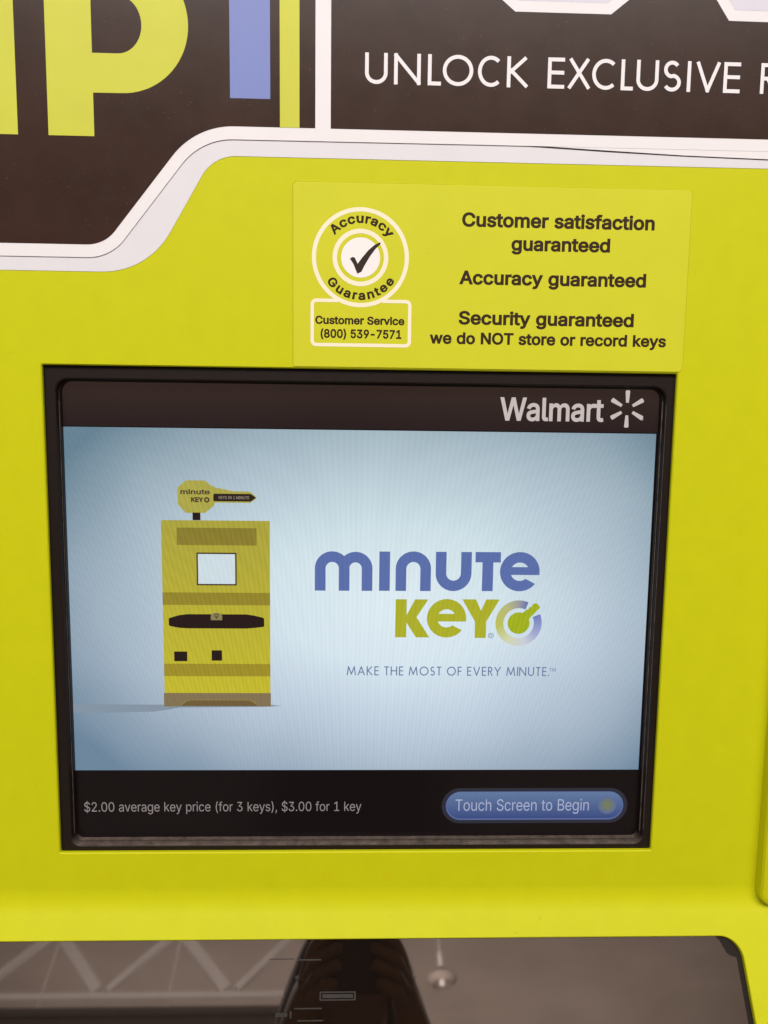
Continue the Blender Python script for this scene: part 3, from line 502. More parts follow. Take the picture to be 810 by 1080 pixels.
# raised side rails with rounded lower corner
for sx_ in (-1, 1):
    x0, x1 = (247.5, 300) if sx_ > 0 else (-300, -247.5)
    bl = (7, 0, 0, 0) if sx_ > 0 else (0, 7, 0, 0)
    A = rr(x0, -178.5, x1, 470, bl, 6); i_ = 2.2
    B = rr(x0 + (.8 if sx_ > 0 else 0), -177.7, x1 - (0 if sx_ > 0 else .8), 470, bl, 6)
    Cc = rr(x0 + (i_ if sx_ > 0 else 0), -176.3, x1 - (0 if sx_ > 0 else i_), 470, bl, 6)
    mb = MB(); mb.walls(Cc, B, 9, 8.2); mb.walls(B, A, 8.2, 6.6); mb.walls(A, A, 6.6, -3.2)
    mb.plate([Cc], 9)
    mb.build('side_rail', yellow, kiosk)
# faint spot-weld rings below the screen
for (u, v_) in ((-153.6, -161.5), (-19.4, -162), (17.4, -162.2), (148, -161.8)):
    MB().stroke(circ(u, v_, 2.6, 28), .5, .05, closed=True).build('weld_mark', paint('weld_ring_paint', (.60, .50, .004), .5, .02, 0), kiosk)
# lower window
mb = MB(slopedn); mb.plate([rr(-240, -155, 240, -16, 12, 8)], -3.2, 3)
win = mb.build('smoked_window', acrylic, kiosk); win['label'] = 'smoked glossy window reflecting roof trusses and the photographer'
mb = MB(slopedn)
pts = rr(-234.6, -150.5, 234.6, -21.4, 13, 10)
inner = rr(-231.4, -147.5, 230.6, -22.3, 10.5, 10)
mb.plate([pts, inner], -3.12)
blob = [(219, -21.6), (222, -24.5), (223.5, -28), (225.0, -31.0), (227.0, -32.6), (230, -33.4), (232.2, -36), (234.2, -37), (234.2, -28), (230, -23), (225, -21.6)]
mb.plate([blob], -3.06)
mb.build('gasket', gasket, win)
faint = paint('faint_metal_trim', (.032, .026, .022), .4, .2, 0)
mb = MB(slopedn)
mb.plate([rr(-22.5, -53.8, -1.2, -49.2, .4, 2), rr(-21.6, -53.1, -2.1, -49.9, .3, 2)], -3.08)
mb.plate([rr(-20.9, -52.5, -2.8, -50.5, .2, 2)], -3.08)
for (a, b_, s, w) in ((-53, -38, 32.4, .25), (-37, -22, 32.9, .35), (-37, -21, 57.6, .35), (-35, -20, 63.6, .35), (-48, -41, 60.6, 1.0), (-39.6, -38.6, 60.6, 1.8)):
    mb.plate([rr(a, -s - w, b_, -s + w)], -3.09)
mb.build('key_slot_trim', faint, win)

# ================================================================== TOUCHSCREEN
mon = root('touchscreen_monitor', (0, .012, -.1427), 'black framed touchscreen showing the key machine start page above the smoked window', 'touchscreen')
GX0, GX1, GZ0, GZ1 = -174.2, 175.6, -142.6, 136.8
o3 = rr(-188, -152, 188, 151, 2, 3)
RI = (5, 5, 7, 7)
def inn(e): return rr(GX0 - e, GZ0 - e, GX1 + e, GZ1 + e, tuple(q + e for q in RI), 8)
mb = MB()
mb.plate([o3, inn(1.0)], -2.9)
mb.walls(inn(1.0), inn(.35), -2.9, -3.2); mb.walls(inn(.35), inn(0), -3.2, -4.0)
mb.walls(inn(0), inn(0), -4.0, -6.4); mb.walls(inn(0), inn(-.9), -6.4, -6.7); mb.walls(inn(-.9), inn(-.9), -6.7, -11)
mb.walls(o3, o3, -2.9, -30)
bez = mb.build('bezel', bezel_m, mon)
D0 = -10.0
worn_glint = paint('worn_lip_highlight', (.10, .08, .07), .35, .5, .05, 900, nscale=180)  # worn lip whose bright highlight lines are painted as lighter grey strips
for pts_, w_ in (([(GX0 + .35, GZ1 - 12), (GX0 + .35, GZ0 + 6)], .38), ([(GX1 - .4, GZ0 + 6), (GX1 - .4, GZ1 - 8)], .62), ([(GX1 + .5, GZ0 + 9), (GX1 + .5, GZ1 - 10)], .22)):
    MB().stroke(pts_, w_, -6.2 if w_ > .3 else -2.95).build('lip_highlight', worn_glint, bez)
mb = MB(); mb.plate([rr(GX0 - 3, GZ0 - 3, GX1 + 3, GZ1 + 3)], D0, 1)
disp = mb.build('display', lit('lit_black', s2l((12, 8, 9)), ripple=0), mon)
disp['label'] = 'lit display with dark bars above and below a pale blue picture'
def put(name, mb, mat, lab=None):
    o = mb.build(name, mat, disp)
    if lab: o['label'] = lab
    return o
hd = MB(); hd.plate([rr(-173.6, 110.6, 174.6, 140)], D0 + .08)
put('header_bar', hd, lit('lit_header_haze', s2l((36, 25, 24)), grad=(110, 138, s2l((36, 27, 27)), s2l((52, 39, 34))), ripple=0))  # reflection haze painted into the bar's emission, stronger towards the top
put('picture_area', MB().plate([rr(-174.6, -98.4, 173.8, 110.0)], D0 + .08), lit('lit_field', None, 'field'))
# shop name and spark
WC = lit('lit_logo_white', s2l((200, 188, 184)), ripple=.01)
mb = MB(); text(mb, 'Walmart', 80.3, 141.8, 116.7, 13.6, D0 + .16, .034)
for k in range(6):
    a = math.radians(90 + 60 * k); ca, sa = math.cos(a), math.sin(a)
    poly = [(3.7, -.85), (10.3, -1.35), (10.8, -1.0), (10.9, -.5), (10.9, .5), (10.8, 1.0), (10.3, 1.35), (3.7, .85)]
    mb.plate([[(155.6 + r_ * ca - t_ * sa, 124.4 + r_ * sa + t_ * ca) for r_, t_ in poly]], D0 + .16)
mb.stroke(circ(164.8, 118.6, .55, 14), .3, D0 + .16, closed=True)
put('shop_logo', mb, WC, 'pale shop name with six spoke spark in the top bar')
# the little picture of the machine
DP = D0 + .16
put('machine_shadow', MB().plate([[(-174.2, -62.0), (-150, -61.8), (-125, -61.2), (-118, -60.2), (-110, -58.6), (-60, -58.1), (-48, -57.6), (-54, -56.8), (-120, -56.8), (-174.2, -56.6)]], D0 + .12),
    lit('lit_shadow', s2l((132, 147, 163)), ripple=.02))
ybody = lit('lit_machine', None, grad=(-58, 56, s2l((196, 186, 44)), s2l((170, 162, 62))), ripple=.05)
put('machine_picture', MB().plate([rr(-118.4, -57.6, -54.6, 56.0)], DP), ybody, 'picture of the yellow key machine')
for q in ((-109.4, 41.2, -62.4, 51.6), (-118.4, 5.0, -54.6, 12.6), (-118.4, -38.9, -54.6, -31.2)): put('machine_band', MB().plate([rr(*q)], DP + .06), lit('lit_band', None, grad=(-40, 52, s2l((158, 142, 40)), s2l((136, 124, 48))), ripple=.05))
mb = MB(); mb.plate([[(-118.8, -57.9), (-109.3, -57.9), (-106, -54.6), (-103, -53.8), (-68, -53.8), (-64.8, -54.8), (-61.7, -57.9), (-54.4, -57.9), (-54.4, -49.4), (-118.8, -49.4)]], DP + .06)
put('machine_base', mb, lit('lit_base', s2l((130, 114, 82)), ripple=.03))
mb = MB(); mb.plate([[(-109.1, -57.7), (-61.9, -57.7), (-65.0, -54.9), (-68, -53.9), (-103, -53.9), (-105.8, -54.7)]], DP + .05)
put('machine_base', mb, lit('lit_base_dark', s2l((112, 92, 58)), ripple=.03))
mb = MB(); mb.plate([rr(-98.0, 17.0, -74.3, 36.8)], DP + .05); put('machine_screen', mb, L(74, 58, 40))
MBs = MB(); MBs.plate([rr(-97.1, 17.9, -75.2, 35.9)], DP + .10); put('machine_screen', MBs, lit('lit_tiny_screen', s2l((205, 220, 226)), ripple=.02))
mb = MB(); mb.plate([[(-115.0, -3.4), (-114, -2.8), (-109, -1.3), (-104, -.6), (-69, -.6), (-64, -1.3), (-59, -2.6), (-58.2, -3.2), (-58.2, -7.9), (-59, -8.3), (-64, -8.9), (-69, -9.3), (-104, -9.3), (-109, -9.0), (-114, -8.0), (-115, -7.5)]], DP + .06)
put('machine_neck', MB().plate([rr(-99.9, 56.1, -95.3, 60.6)], DP + .02), L(36, 24, 22))
for q in ((-112.2, -29.6, -104.4, -23.6), (-89.8, -29.2, -83.6, -22.8)): put('machine_tray', MB().plate([rr(*q)], DP + .06), L(36, 24, 22))
put('machine_slot', mb, L(36, 24, 22))
mb = MB(); mb.plate([rr(-90.0, -4.2, -83.2, .2, (0, 0, 2, 2), 4)], DP + .12); put('machine_lock', mb, L(138, 128, 84))
mb = MB(); mb.stroke(circ(-86.6, -1.4, 1.0, 16), .45, DP + .15, closed=True); mb.plate([rr(-86.85, -3.4, -86.35, -1.8)], DP + .17); put('machine_lock', mb, L(60, 50, 36))
mb = MB()
oc = [(-108.4, 75.4), (-108.4, 65.6), (-104.0, 60.4), (-92.6, 60.4), (-87.6, 64.4), (-86.6, 66.6), (-66, 66.6), (-62.0, 69.6), (-66, 73.2), (-70, 73.4), (-76, 73.4), (-80, 74.4), (-86, 75.4), (-89.2, 77.0), (-92.4, 79.6), (-103.4, 79.6)]
mb.plate([oc], DP); put('machine_sign', mb, lit('lit_sign', s2l((172, 166, 74)), ripple=.05))
mb = MB(); mb.plate([[(-87.2, 71.9), (-87.6, 71.2), (-87.6, 68.0), (-87.2, 67.4), (-65.6, 67.4), (-62.6, 69.7), (-65.6, 71.9)]], DP + .06); put('machine_sign', mb, L(46, 32, 26))
mb = MB(); text(mb, 'KEYS IN 1 MINUTE', -84.4, -66.6, 68.8, 1.7, DP + .1, .02); put('machine_sign_lettering', mb, L(150, 140, 124))
mb = MB(); text(mb, 'minute', -106.8, -89.6, 71.4, 3.0, DP + .06, .05); text(mb, 'KEY', -100.6, -93.4, 66.8, 2.9, DP + .06, .09)
mb.stroke(circ(-91.4, 68.2, 1.2, 16), .9, DP + .06, closed=True); put('machine_sign_lettering', mb, L(78, 58, 46))
# main logo
BLUE = lit('lit_logo_blue', s2l((90, 110, 168)), ripple=.03)
LIME = lit('lit_logo_lime', s2l((172, 174, 42)), ripple=.04)
w = 6.4; hw = w / 2; DL = D0 + .16
mb = MB()
mb.stroke([(-24.7, 14.2)] + arc(-17.55, 27.75, 7.15, 180, 0, 24) + [(-10.4, 14.2)], w, DL)
mb.stroke(arc(-3.65, 27.75, 6.95, 165, 0, 24) + [(3.3, 14.2)], w, DL)
mb.stroke([(13.75, 14.3), (13.75, 38.2)], w, DL)
mb.stroke([(23.6, 14.3)] + arc(31.0, 27.8, 7.4, 180, 0, 24) + [(38.4, 14.3)], w, DL)
mb.stroke([(47.6, 38.3)] + arc(55.2, 25.2, 7.6, 180, 360, 24) + [(62.8, 38.3)], w, DL)
mb.stroke([(68.2, 35.2), (83.5, 35.2)], 6.3, DL); mb.stroke([(75.8, 34), (75.8, 14.5)], w + .2, DL)
letter_e(mb, 95.2, 26.5, 12.0, 5.6, DL + .05)
put('logo_word', mb, BLUE, 'blue word MINUTE on the display')
mb = MB()
mb.stroke([(24.0, -14.3), (24.0, 9.2)], w + .3, DL)
mb.plate([[(27.0, -1.2), (32.4, 9.2), (40.4, 9.2), (33.4, -1.8), (41.4, -14.3), (33.2, -14.3), (27.0, -4.6)]], DL + .04)
letter_e(mb, 51.6, -2.4, 11.9, 5.6, DL + .05)
mb.plate([[(60.9, 9.4), (69.2, 9.4), (72.4, 2.4), (75.4, 9.4), (83.6, 9.4), (75.7, -4.4), (75.7, -14.5), (68.9, -14.5), (68.9, -4.4)]], DL + .06)
put('logo_word', mb, LIME, 'lime word KEY on the display')
# ring that fades from lime round to blue, with a key pointing out of it
RC = (95.5, -5.2)
m, nt, b = newmat('lit_ring'); MATS['lit_ring'] = m
b.inputs['Base Color'].default_value = (.01, .007, .006, 1); b.inputs['Roughness'].default_value = .22
at_ = N(nt, 'ShaderNodeAttribute', attribute_name='turn')
link(nt, ramp(nt, at_.outputs['Fac'], [(0, s2l((98, 112, 170))), (.07, s2l((150, 150, 160))), (.19, s2l((182, 184, 120))), (.38, s2l((186, 190, 84))), (.55, s2l((208, 212, 176))), (.70, s2l((200, 205, 215))), (.82, s2l((160, 168, 208))), (1, s2l((108, 122, 186)))]), b.inputs['Emission Color'])
b.inputs['Emission Strength'].default_value = 1
mb = MB(); mb.stroke(arc(RC[0], RC[1], 11.7, 66, 384, 80), 4.8, DL)
ring = put('logo_ring', mb, m)
at2 = ring.data.attributes.new('turn', 'FLOAT', 'POINT')
for i in range(81): at2.data[i].value = i / 80; at2.data[81 + i].value = i / 80
mb = MB(); mb.plate([circ(RC[0], RC[1], 6.7, 40)], DL)
ca = math.cos(math.radians(46)); sa = math.sin(math.radians(46))
bl = [(4, -3.4), (7.4, -2.6), (15.6, -2.5), (16.2, -1.8), (16.4, .6), (15.2, 2.0), (13.4, 2.1), (12.6, 1.5), (11.4, 2.5), (10.2, 1.8), (9.2, 2.6), (7.6, 2.6), (4, 3.6)]
mb.plate([[(RC[0] + r_ * ca - t_ * sa, RC[1] + r_ * sa + t_ * ca) for r_, t_ in bl]], DL + .04)
put('logo_key', mb, lit('lit_key_green', s2l((160, 176, 30)), ripple=.05))
TB = lit('lit_tag_blue', s2l((104, 122, 160)), ripple=.01)
mb = MB(); mb.stroke(circ(78.8, -13.0, 1.55, 20), .35, DL, closed=True); text(mb, 'R', 78.1, 79.6, -14.0, 2.0, DL)
stroke_text(mb, 'MAKE THE MOST OF EVERY MINUTE.', -8.4, 114.9, -38.1, 5.7, .68, DL)
text(mb, 'TM', 115.4, 119.4, -35.4, 2.2, DL)
put('tagline', mb, TB, 'small blue capitals saying make the most of every minute')
# bottom bar
mb = MB(); text(mb, '$2.00 average key price (for 3 keys), $3.00 for 1 key', -168.8, 1.2, -125.0, 6.0, D0 + .16, -.006)
put('price_line', mb, lit('lit_price', s2l((146, 136, 136)), ripple=.01), 'grey price line in the bottom bar')
def stadium(x0, z0, x1, z1): return rr(x0, z0, x1, z1, (z1 - z0) / 2 - .01, 14)
btn = put('start_button', MB().plate([stadium(51.2, -133.4, 168.0, -110.4)], D0 + .10), lit('lit_btn_rim', s2l((42, 44, 56)), ripple=0), 'blue pill button with grey rim reading Touch Screen to Begin')
put('start_button', MB().plate([stadium(53.8, -131.2, 165.4, -112.6)], D0 + .14), lit('lit_btn_edge', s2l((88, 104, 154)), ripple=0))
put('start_button', MB().plate([stadium(54.4, -130.2, 164.8, -113.0)], D0 + .18), lit('lit_btn', None, grad=(-131, -112, s2l((52, 70, 126)), s2l((98, 122, 160))), ripple=.02))
mb = MB(); text(mb, 'Touch Screen to Begin', 59.8, 143.6, -125.1, 7.4, D0 + .24, -.006); put('start_button', mb, lit('lit_btn_text', s2l((170, 176, 204)), ripple=0))
# blurry olive arrow spot
m, nt, b = newmat('lit_arrow_spot'); b.inputs['Base Color'].default_value = (.01, .007, .006, 1); b.inputs['Roughness'].default_value = .22
at_ = N(nt, 'ShaderNodeAttribute', attribute_name='turn')
link(nt, ramp(nt, at_.outputs['Fac'], [(0, s2l((112, 120, 84))), (.45, s2l((102, 114, 110))), (1, s2l((84, 102, 152)))]), b.inputs['Emission Color']); b.inputs['Emission Strength'].default_value = 1
V = [flat(155.2, -121.6, D0 + .21)]; F = []; T = [0]
rings = (1.6, 3.2, 4.6, 5.8)
for j, q in enumerate(rings):
    for i in range(24):
        a = 2 * PI * i / 24; wv = 1 + (.22 * math.cos(5 * a) if j < 2 else 0)
        V.append(flat(155.2 + q * wv * math.cos(a), -121.6 + q * wv * math.sin(a), D0 + .21)); T.append((.12, .45, .75, 1)[j])
for i in range(24):
    F.append((0, 1 + i, 1 + (i + 1) % 24))
    for j in range(3):
        a0 = 1 + 24 * j; a1 = a0 + 24; F.append((a0 + i, a1 + i, a1 + (i + 1) % 24, a0 + (i + 1) % 24))
sp_ = link_mesh('start_button', V, F, m, disp); t_ = sp_.data.attributes.new('turn', 'FLOAT', 'POINT')
for i, q in enumerate(T): t_.data[i].value = q

# ================================================================== GUARANTEE STICKER
stk = root('guarantee_sticker', (.0717, 0, .1455), 'yellow guarantee sticker with round seal and tick above the touchscreen', 'sticker')
mb = MB()
SO = rr(-39.8, 145.6, 183.0, 245.8, (1, 2.5, 2.5, 2.5), 6); SI = rr(-39.6, 145.8, 182.8, 245.6, (1, 2.5, 2.5, 2.5), 6)
mb.plate([SI], .42); mb.walls(SI, SO, .42, .30); mb.walls(SO, SO, .30, .02)
mb.build('vinyl', yellow_vinyl, stk)
mb = MB(); mb.plate([rr(-40.15, 146.2, 183.3, 246.1, (1, 2.5, 2.5, 2.5), 6), rr(-39.7, 145.9, 182.9, 245.7, (1, 2.5, 2.5, 2.5), 6)], .03)
mb.build('grubby_edge', paint('sticker_edge_grime', (.40, .38, .01), .5, .12, 0, nscale=120), stk)
SD = .47
SCX, SCZ = -2.3, 205.9
mb = MB(); mb.stroke(circ(SCX, SCZ, 25.9, 96), 2.3, SD, closed=True); mb.stroke(circ(SCX, SCZ, 14.3, 72), 2.5, SD, closed=True)
bo = rr(-30.0, 157.0, 26.6, 183.2, 2.6, 5)
# service box outline, open where the ring crosses
mb.stroke([(-14.6, 182.3)] + [(-26.2, 182.3)] + arc(-26.9, 180.1, 2.2, 90, 180, 6) + arc(-26.9, 160.1, 2.2, 180, 270, 6) + arc(23.5, 160.1, 2.2, 270, 360, 6) + arc(23.5, 180.1, 2.2, 0, 90, 6) + [(10.2, 182.3)], 1.9, SD)
seal = mb.build('seal', cream_ink, stk); seal['label'] = 'cream ring seal joined to a rounded box'
MB().plate([circ(SCX + .1, SCZ, 10.9, 56)], SD + .02).build('seal_dot', dot_white, seal)
ck = [(252, 354), (262, 347), (271, 349), (283, 373), (300, 350), (325, 320), (350, 299), (371, 289), (374, 294), (352, 316), (330, 346), (310, 380), (298, 404), (282, 412), (276, 398), (266, 374)]
CF = .1405
MB().plate([[(SCX + (x - 294) * CF, SCZ - (y - 349) * CF) for x, y in ck]], SD + .06).build('tick', black_ink, seal)
def arc_warp(r0, a_mid, up_=True):
    def f(u, w):
        if up_: a = math.radians(a_mid) - u / r0; r_ = r0 + w
        else: a = math.radians(a_mid) + u / r0; r_ = r0 - w
        return SCX + r_ * math.cos(a), SCZ + r_ * math.sin(a)
    return f
mb = MB(); text(mb, 'Accuracy', -17.2, 17.2, 0, 5.2, SD, .06, arc_warp(18.6, 88), sp=1.15); mb.build('seal_lettering', brown_ink, seal); mb = MB()
text(mb, 'Guarantee', -22.8, 22.8, 0, 5.1, SD, .06, arc_warp(23.1, 271, False), sp=1.25)
mb.build('seal_lettering', brown_ink, seal)
mb = MB(); text(mb, 'Customer Service', -27.4, 22.8, 169.3, 4.5, SD, .058); text(mb, '(800) 539-7571', -24.4, 21.2, 161.7, 4.9, SD, .055)
mb.build('service_lettering', brown_ink, stk)
mb = MB()
for s_, a, b_, z, h in (('Customer satisfaction', 54.1, 162.6, 223.7, 7.7), ('guaranteed', 82.1, 137.9, 211.2, 7.6), ('Accuracy guaranteed', 53.2, 159.3, 192.4, 7.6), ('Security guaranteed', 53.4, 153.4, 170.3, 7.5), ('we do NOT store or record keys', 37.2, 172.6, 159.4, 6.6)):
    text(mb, s_, a, b_, z, h, SD, .054)
mb.build('guarantee_lettering', brown_ink, stk)

# ================================================================== HEADER SIGN
sign = root('header_sign', (0, 0, .1955), 'dark brown header sign with stepped white border and lime letters at the top', 'sign')
XL, XR, ZT = -246, 246, 466
def band(curve): return curve + [(XR, ZT), (XL, ZT)]
G = fillet([(XL, 195.7, 0), (-120.3, 195.7, 44), (-83.3, 258.5, 22), (XR, 258.4, 0)])
W = fillet([(XL, 203.2, 0), (-140.4, 203.2, 26), (-89.6, 267.0, 36), (60, 267.3, 0), (XR, 267.4, 0)])
Dk = fillet([(XL, 210.0, 0), (-143.4, 210.0, 20), (-92.4, 273.8, 43), (XR, 273.7, 0)])
# order so the outline runs counter-clockwise
MB().plate([band(G)], .22, .2).build('base_sheet', pale_grey, sign)
mb = MB(); mb.plate([band(W)], .72, .15); sheet = mb.build('raised_sheet', sheet_white, sign)
# second layer of the sheet, sagging away on the right
Wd = [(84, 267.9), (110, 266.9), (133.8, 265.9), (176.5, 264.3), (224.8, 263.3), (XR, 262.8), (XR, 275), (84, 275)]
MB().plate([Wd], .60, .12).build('sagging_sheet', sheet_white, sign)
MB().plate([[(84, 267.4), (110, 266.3), (133.8, 265.3), (176.5, 263.9), (224.8, 262.9), (XR, 262.4), (XR, 264), (84, 268)]], .45, .15).build('painted_gap_shadow', gap_shade, sign)  # dark strip painted in for the shadow under the sagging sheet
# the two printed fields with the white divider between them
mb = MB()
left = [p for p in Dk if p[0] < -47]
LD = [p for p in Dk if p[0] <= -46.6] + [(-27.6, 273.8), (-27.6, ZT - 8), (XL, ZT - 8)]
RD = [(-19.2, 273.8), (XR, 273.7), (XR, ZT - 8), (-19.2, ZT - 8)]
mb.plate([LD], .78); mb.plate([RD], .78); mb.build('printed_field', dark_print, sheet)
LT = .86
mb = MB()
mb.plate([rr(-212.4, 266.9, -187.9, 338.5)], LT)
PO = [(-171.6, 266.9), (-147.1, 266.9), (-147.1, 289.3), (-131.5, 289.4)] + arc(-131.5, 324.6, 35.8, 270, 450, 40, 35.2) + [(-171.6, 359.8)]
PH = [(-147.1, 309.5), (-133.4, 309.5)] + arc(-133.4, 324.2, 12.9, 270, 450, 24, 14.7) + [(-147.1, 338.9)]
mb.plate([PO, PH[::-1]], LT)
mb.build('big_lettering', lime_ink, sheet)
mb = MB(); mb.plate([rr(-212.4, 349, -187.9, 359.8)], LT); mb.build('big_lettering', lime_ink, sheet) if False else None
MB().plate([rr(-73.7, 288.3, -52.0, 362)], LT).build('blue_bar', blue_ink, sheet)
MB().plate([rr(-46.8, 273.8, -36.2, ZT - 8)], LT).build('lime_stripe', lime_ink, sheet)
mb = MB(); K = .5238
for ch, a, b_ in (('U', 384.8, 408.2), ('N', 414.9, 442.6), ('L', 450, 463.8), ('O', 465.5, 497.3), ('C', 502.2, 527), ('K', 532.6, 554.6), ('E', 575.3, 593), ('X', 596.8, 620), ('C', 622, 648), ('L', 652.5, 665.5),
                  ('U', 668.8, 692.2), ('S', 696.8, 716.4), ('I', 722.2, 726.6), ('V', 731.9, 757.3), ('E', 761.2, 779), ('R', 800.6, 818)):
    x0, x1 = (a - 386) * K - .1, (b_ - 386) * K - .1
    glyph(mb, ch, x0, x1, 297.5, 16.0, 2.0, LT)
mb.build('small_lettering', sheet_white, sheet)
def outline(P, inset, name):
    c = Vector((sum(p[0] for p in P) / len(P), sum(p[1] for p in P) / len(P)))
    n = len(P); Q = []
    for i in range(n):
        a, p, b_ = Vector(P[i - 1]), Vector(P[i]), Vector(P[(i + 1) % n])
        n1 = (p - a); n1 = Vector((-n1.y, n1.x)).normalized(); n2 = (b_ - p); n2 = Vector((-n2.y, n2.x)).normalized()
        nn = (n1 + n2).normalized(); Q.append(tuple(p + nn * inset / nn.dot(n1)))
    MB().plate([P], LT).build('outlined_letter', sheet_white, sheet)
    MB().plate([Q], LT + .06).build('outlined_letter', lavender, sheet)
outline([(80.2, 336.4), (132.6, 336.4), (152, 352), (152, 398), (138, 412), (78, 412), (58, 396), (58, 354)], 5.6, 'a')
outline([(197.6, 334.9), (XR - 2, 334.6), (XR - 2, 412), (190, 412), (174, 398), (174, 368)], 5.6, 'b')

# ================================================================== WHAT THE SMOKED WINDOW MIRRORS: the shop roof and the photographer
floor = link_mesh('floor', [Vector(p) for p in ((-14, -15, FLOOR), (14, -15, FLOOR), (14, 2, FLOOR), (-14, 2, FLOOR))], [(0, 1, 2, 3)], floor_m, loc=(0, 0, FLOOR)); tag(floor, kind='structure')
deck = link_mesh('ceiling', [Vector(p) for p in ((-14, -15, 4.25), (14, -15, 4.25), (14, 2, 4.25), (-14, 2, 4.25))], [(3, 2, 1, 0)], deck_m, loc=(0, 0, 4.25)); tag(deck, kind='structure')
bw = link_mesh('back_wall', [Vector(p) for p in ((-14, -15, FLOOR), (14, -15, FLOOR), (14, -15, 4.24), (-14, -15, 4.24))], [(3, 2, 1, 0)], wall_m, loc=(0, -15, FLOOR)); tag(bw, kind='structure')
def bar(mbx, p, q, w_, h_=None):
    h_ = h_ or w_; p, q = Vector(p), Vector(q); t = (q - p).normalized()
    s = t.cross(Vector((0, 1, 0))); s = s.normalized() if s.length > .01 else Vector((1, 0, 0)); u = s.cross(t).normalized()
    b0_ = len(mbx.v)
    for e in (p, q):
        for i, j in ((-1, -1), (1, -1), (1, 1), (-1, 1)): mbx.v.append(e + s * (w_ / 2 * i) + u * (h_ / 2 * j))
    for f in ((3, 2, 1, 0), (4, 5, 6, 7), (0, 1, 5, 4), (1, 2, 6, 5), (2, 3, 7, 6), (3, 0, 4, 7)): mbx.f.append(tuple(b0_ + i for i in f))
def truss(y, x0, n, pitch, label, zb_=3.375, zt=4.05):
    t = root('roof_truss', (x0, y, zb_), label, 'roof truss', 'white roof trusses')
    for nm, z in (('bottom_chord', zb_), ('top_chord', zt)):
        a = MB(); bar(a, (x0 - .3, y, z), (x0 + n * pitch + .1, y, z), .045, .045); a.build(nm, truss_m, t)
    for k in range(n):
        xb = x0 + (k + .5) * pitch
        for e in (-1, 1):
            a = MB(); bar(a, (xb + e * .05, y, zb_ + .05), (xb + e * pitch * .5, y, zt - .05), .10 if e < 0 else .06, .06); a.build('web_member', truss_m, t)
truss(-7.0, -5.28, 4, 1.18, 'nearer white lattice roof truss mirrored in the smoked window')
for xr in (-4.1, -2.92, -1.74):
    V, F = [], []
    for i in range(8): V += [Vector((xr + .012 * math.cos(i * PI / 4), -7.12 + .012 * math.sin(i * PI / 4), z)) for z in (3.34, 4.24)]
    F = [(2 * i, 2 * ((i + 1) % 8), 2 * ((i + 1) % 8) + 1, 2 * i + 1) for i in range(8)]
    hr = link_mesh('hanger_rod', V, F, truss_m, loc=(xr, -7.12, 3.34)); tag(hr, 'thin steel rod hanging the grey duct from the ceiling deck', 'rod', 'duct hanger rods')
truss(-11.5, -8.0, 6, 1.3, 'farther white lattice roof truss behind the nearer one', 3.55, 4.15)
mb = MB(); mb.mp = lambda u, v_, d: Vector((u, d, v_)); mb.box(-5.5, 2.80, -7.45, -.62, 3.335, -7.10)
for zz in (3.27, 3.16, 3.06, 2.95): mb.box(-5.5, zz - .03, -7.099, -.62, zz + .03, -7.05)
dct = mb.build('air_duct', duct_m, loc=(-3, -7.4, 2.98)); tag(dct, 'dull grey ribbed duct running under the roof truss', 'duct')
mb = MB(); mb.mp = lambda u, v_, d: Vector((u, d, v_)); mb.box(-.61, 2.7, -7.45, .45, 3.345, -7.08)
bx = mb.build('ceiling_panel', deck_m, loc=(0, -7.4, 2.7)); tag(bx, 'pale box panel at the end of the grey duct', 'panel')
lampr = root('pendant_lamp', (.59, -5, 2.42), 'white pendant lamp with dish shade hanging right of the photographer', 'lamp')
def lathe(prof_, cx, cy, n=28):
    V = []; F = []
    for r_, z in prof_:
        for i in range(n): V.append(Vector((cx + r_ * math.cos(2 * PI * i / n), cy + r_ * math.sin(2 * PI * i / n), z)))
    for j in range(len(prof_) - 1):
        for i in range(n): F.append((j * n + i, j * n + (i + 1) % n, (j + 1) * n + (i + 1) % n, (j + 1) * n + i))
    return V, F
V, F = lathe([(.006, 4.24), (.006, 2.63), (.017, 2.62), (.017, 2.50)], .59, -5); link_mesh('stem', V, F, truss_m, lampr, True)
V, F = lathe([(.02, 2.515), (.035, 2.50), (.06, 2.475), (.10, 2.45), (.105, 2.43), (.07, 2.40)], .59, -5); link_mesh('shade', V, F, deck_m, lampr, True)
V, F = lathe([(.012, 2.50), (.022, 2.46), (.018, 2.40), (.001, 2.39)], .59, -5); link_mesh('bulb', V, F, lamp_glass, lampr, True)

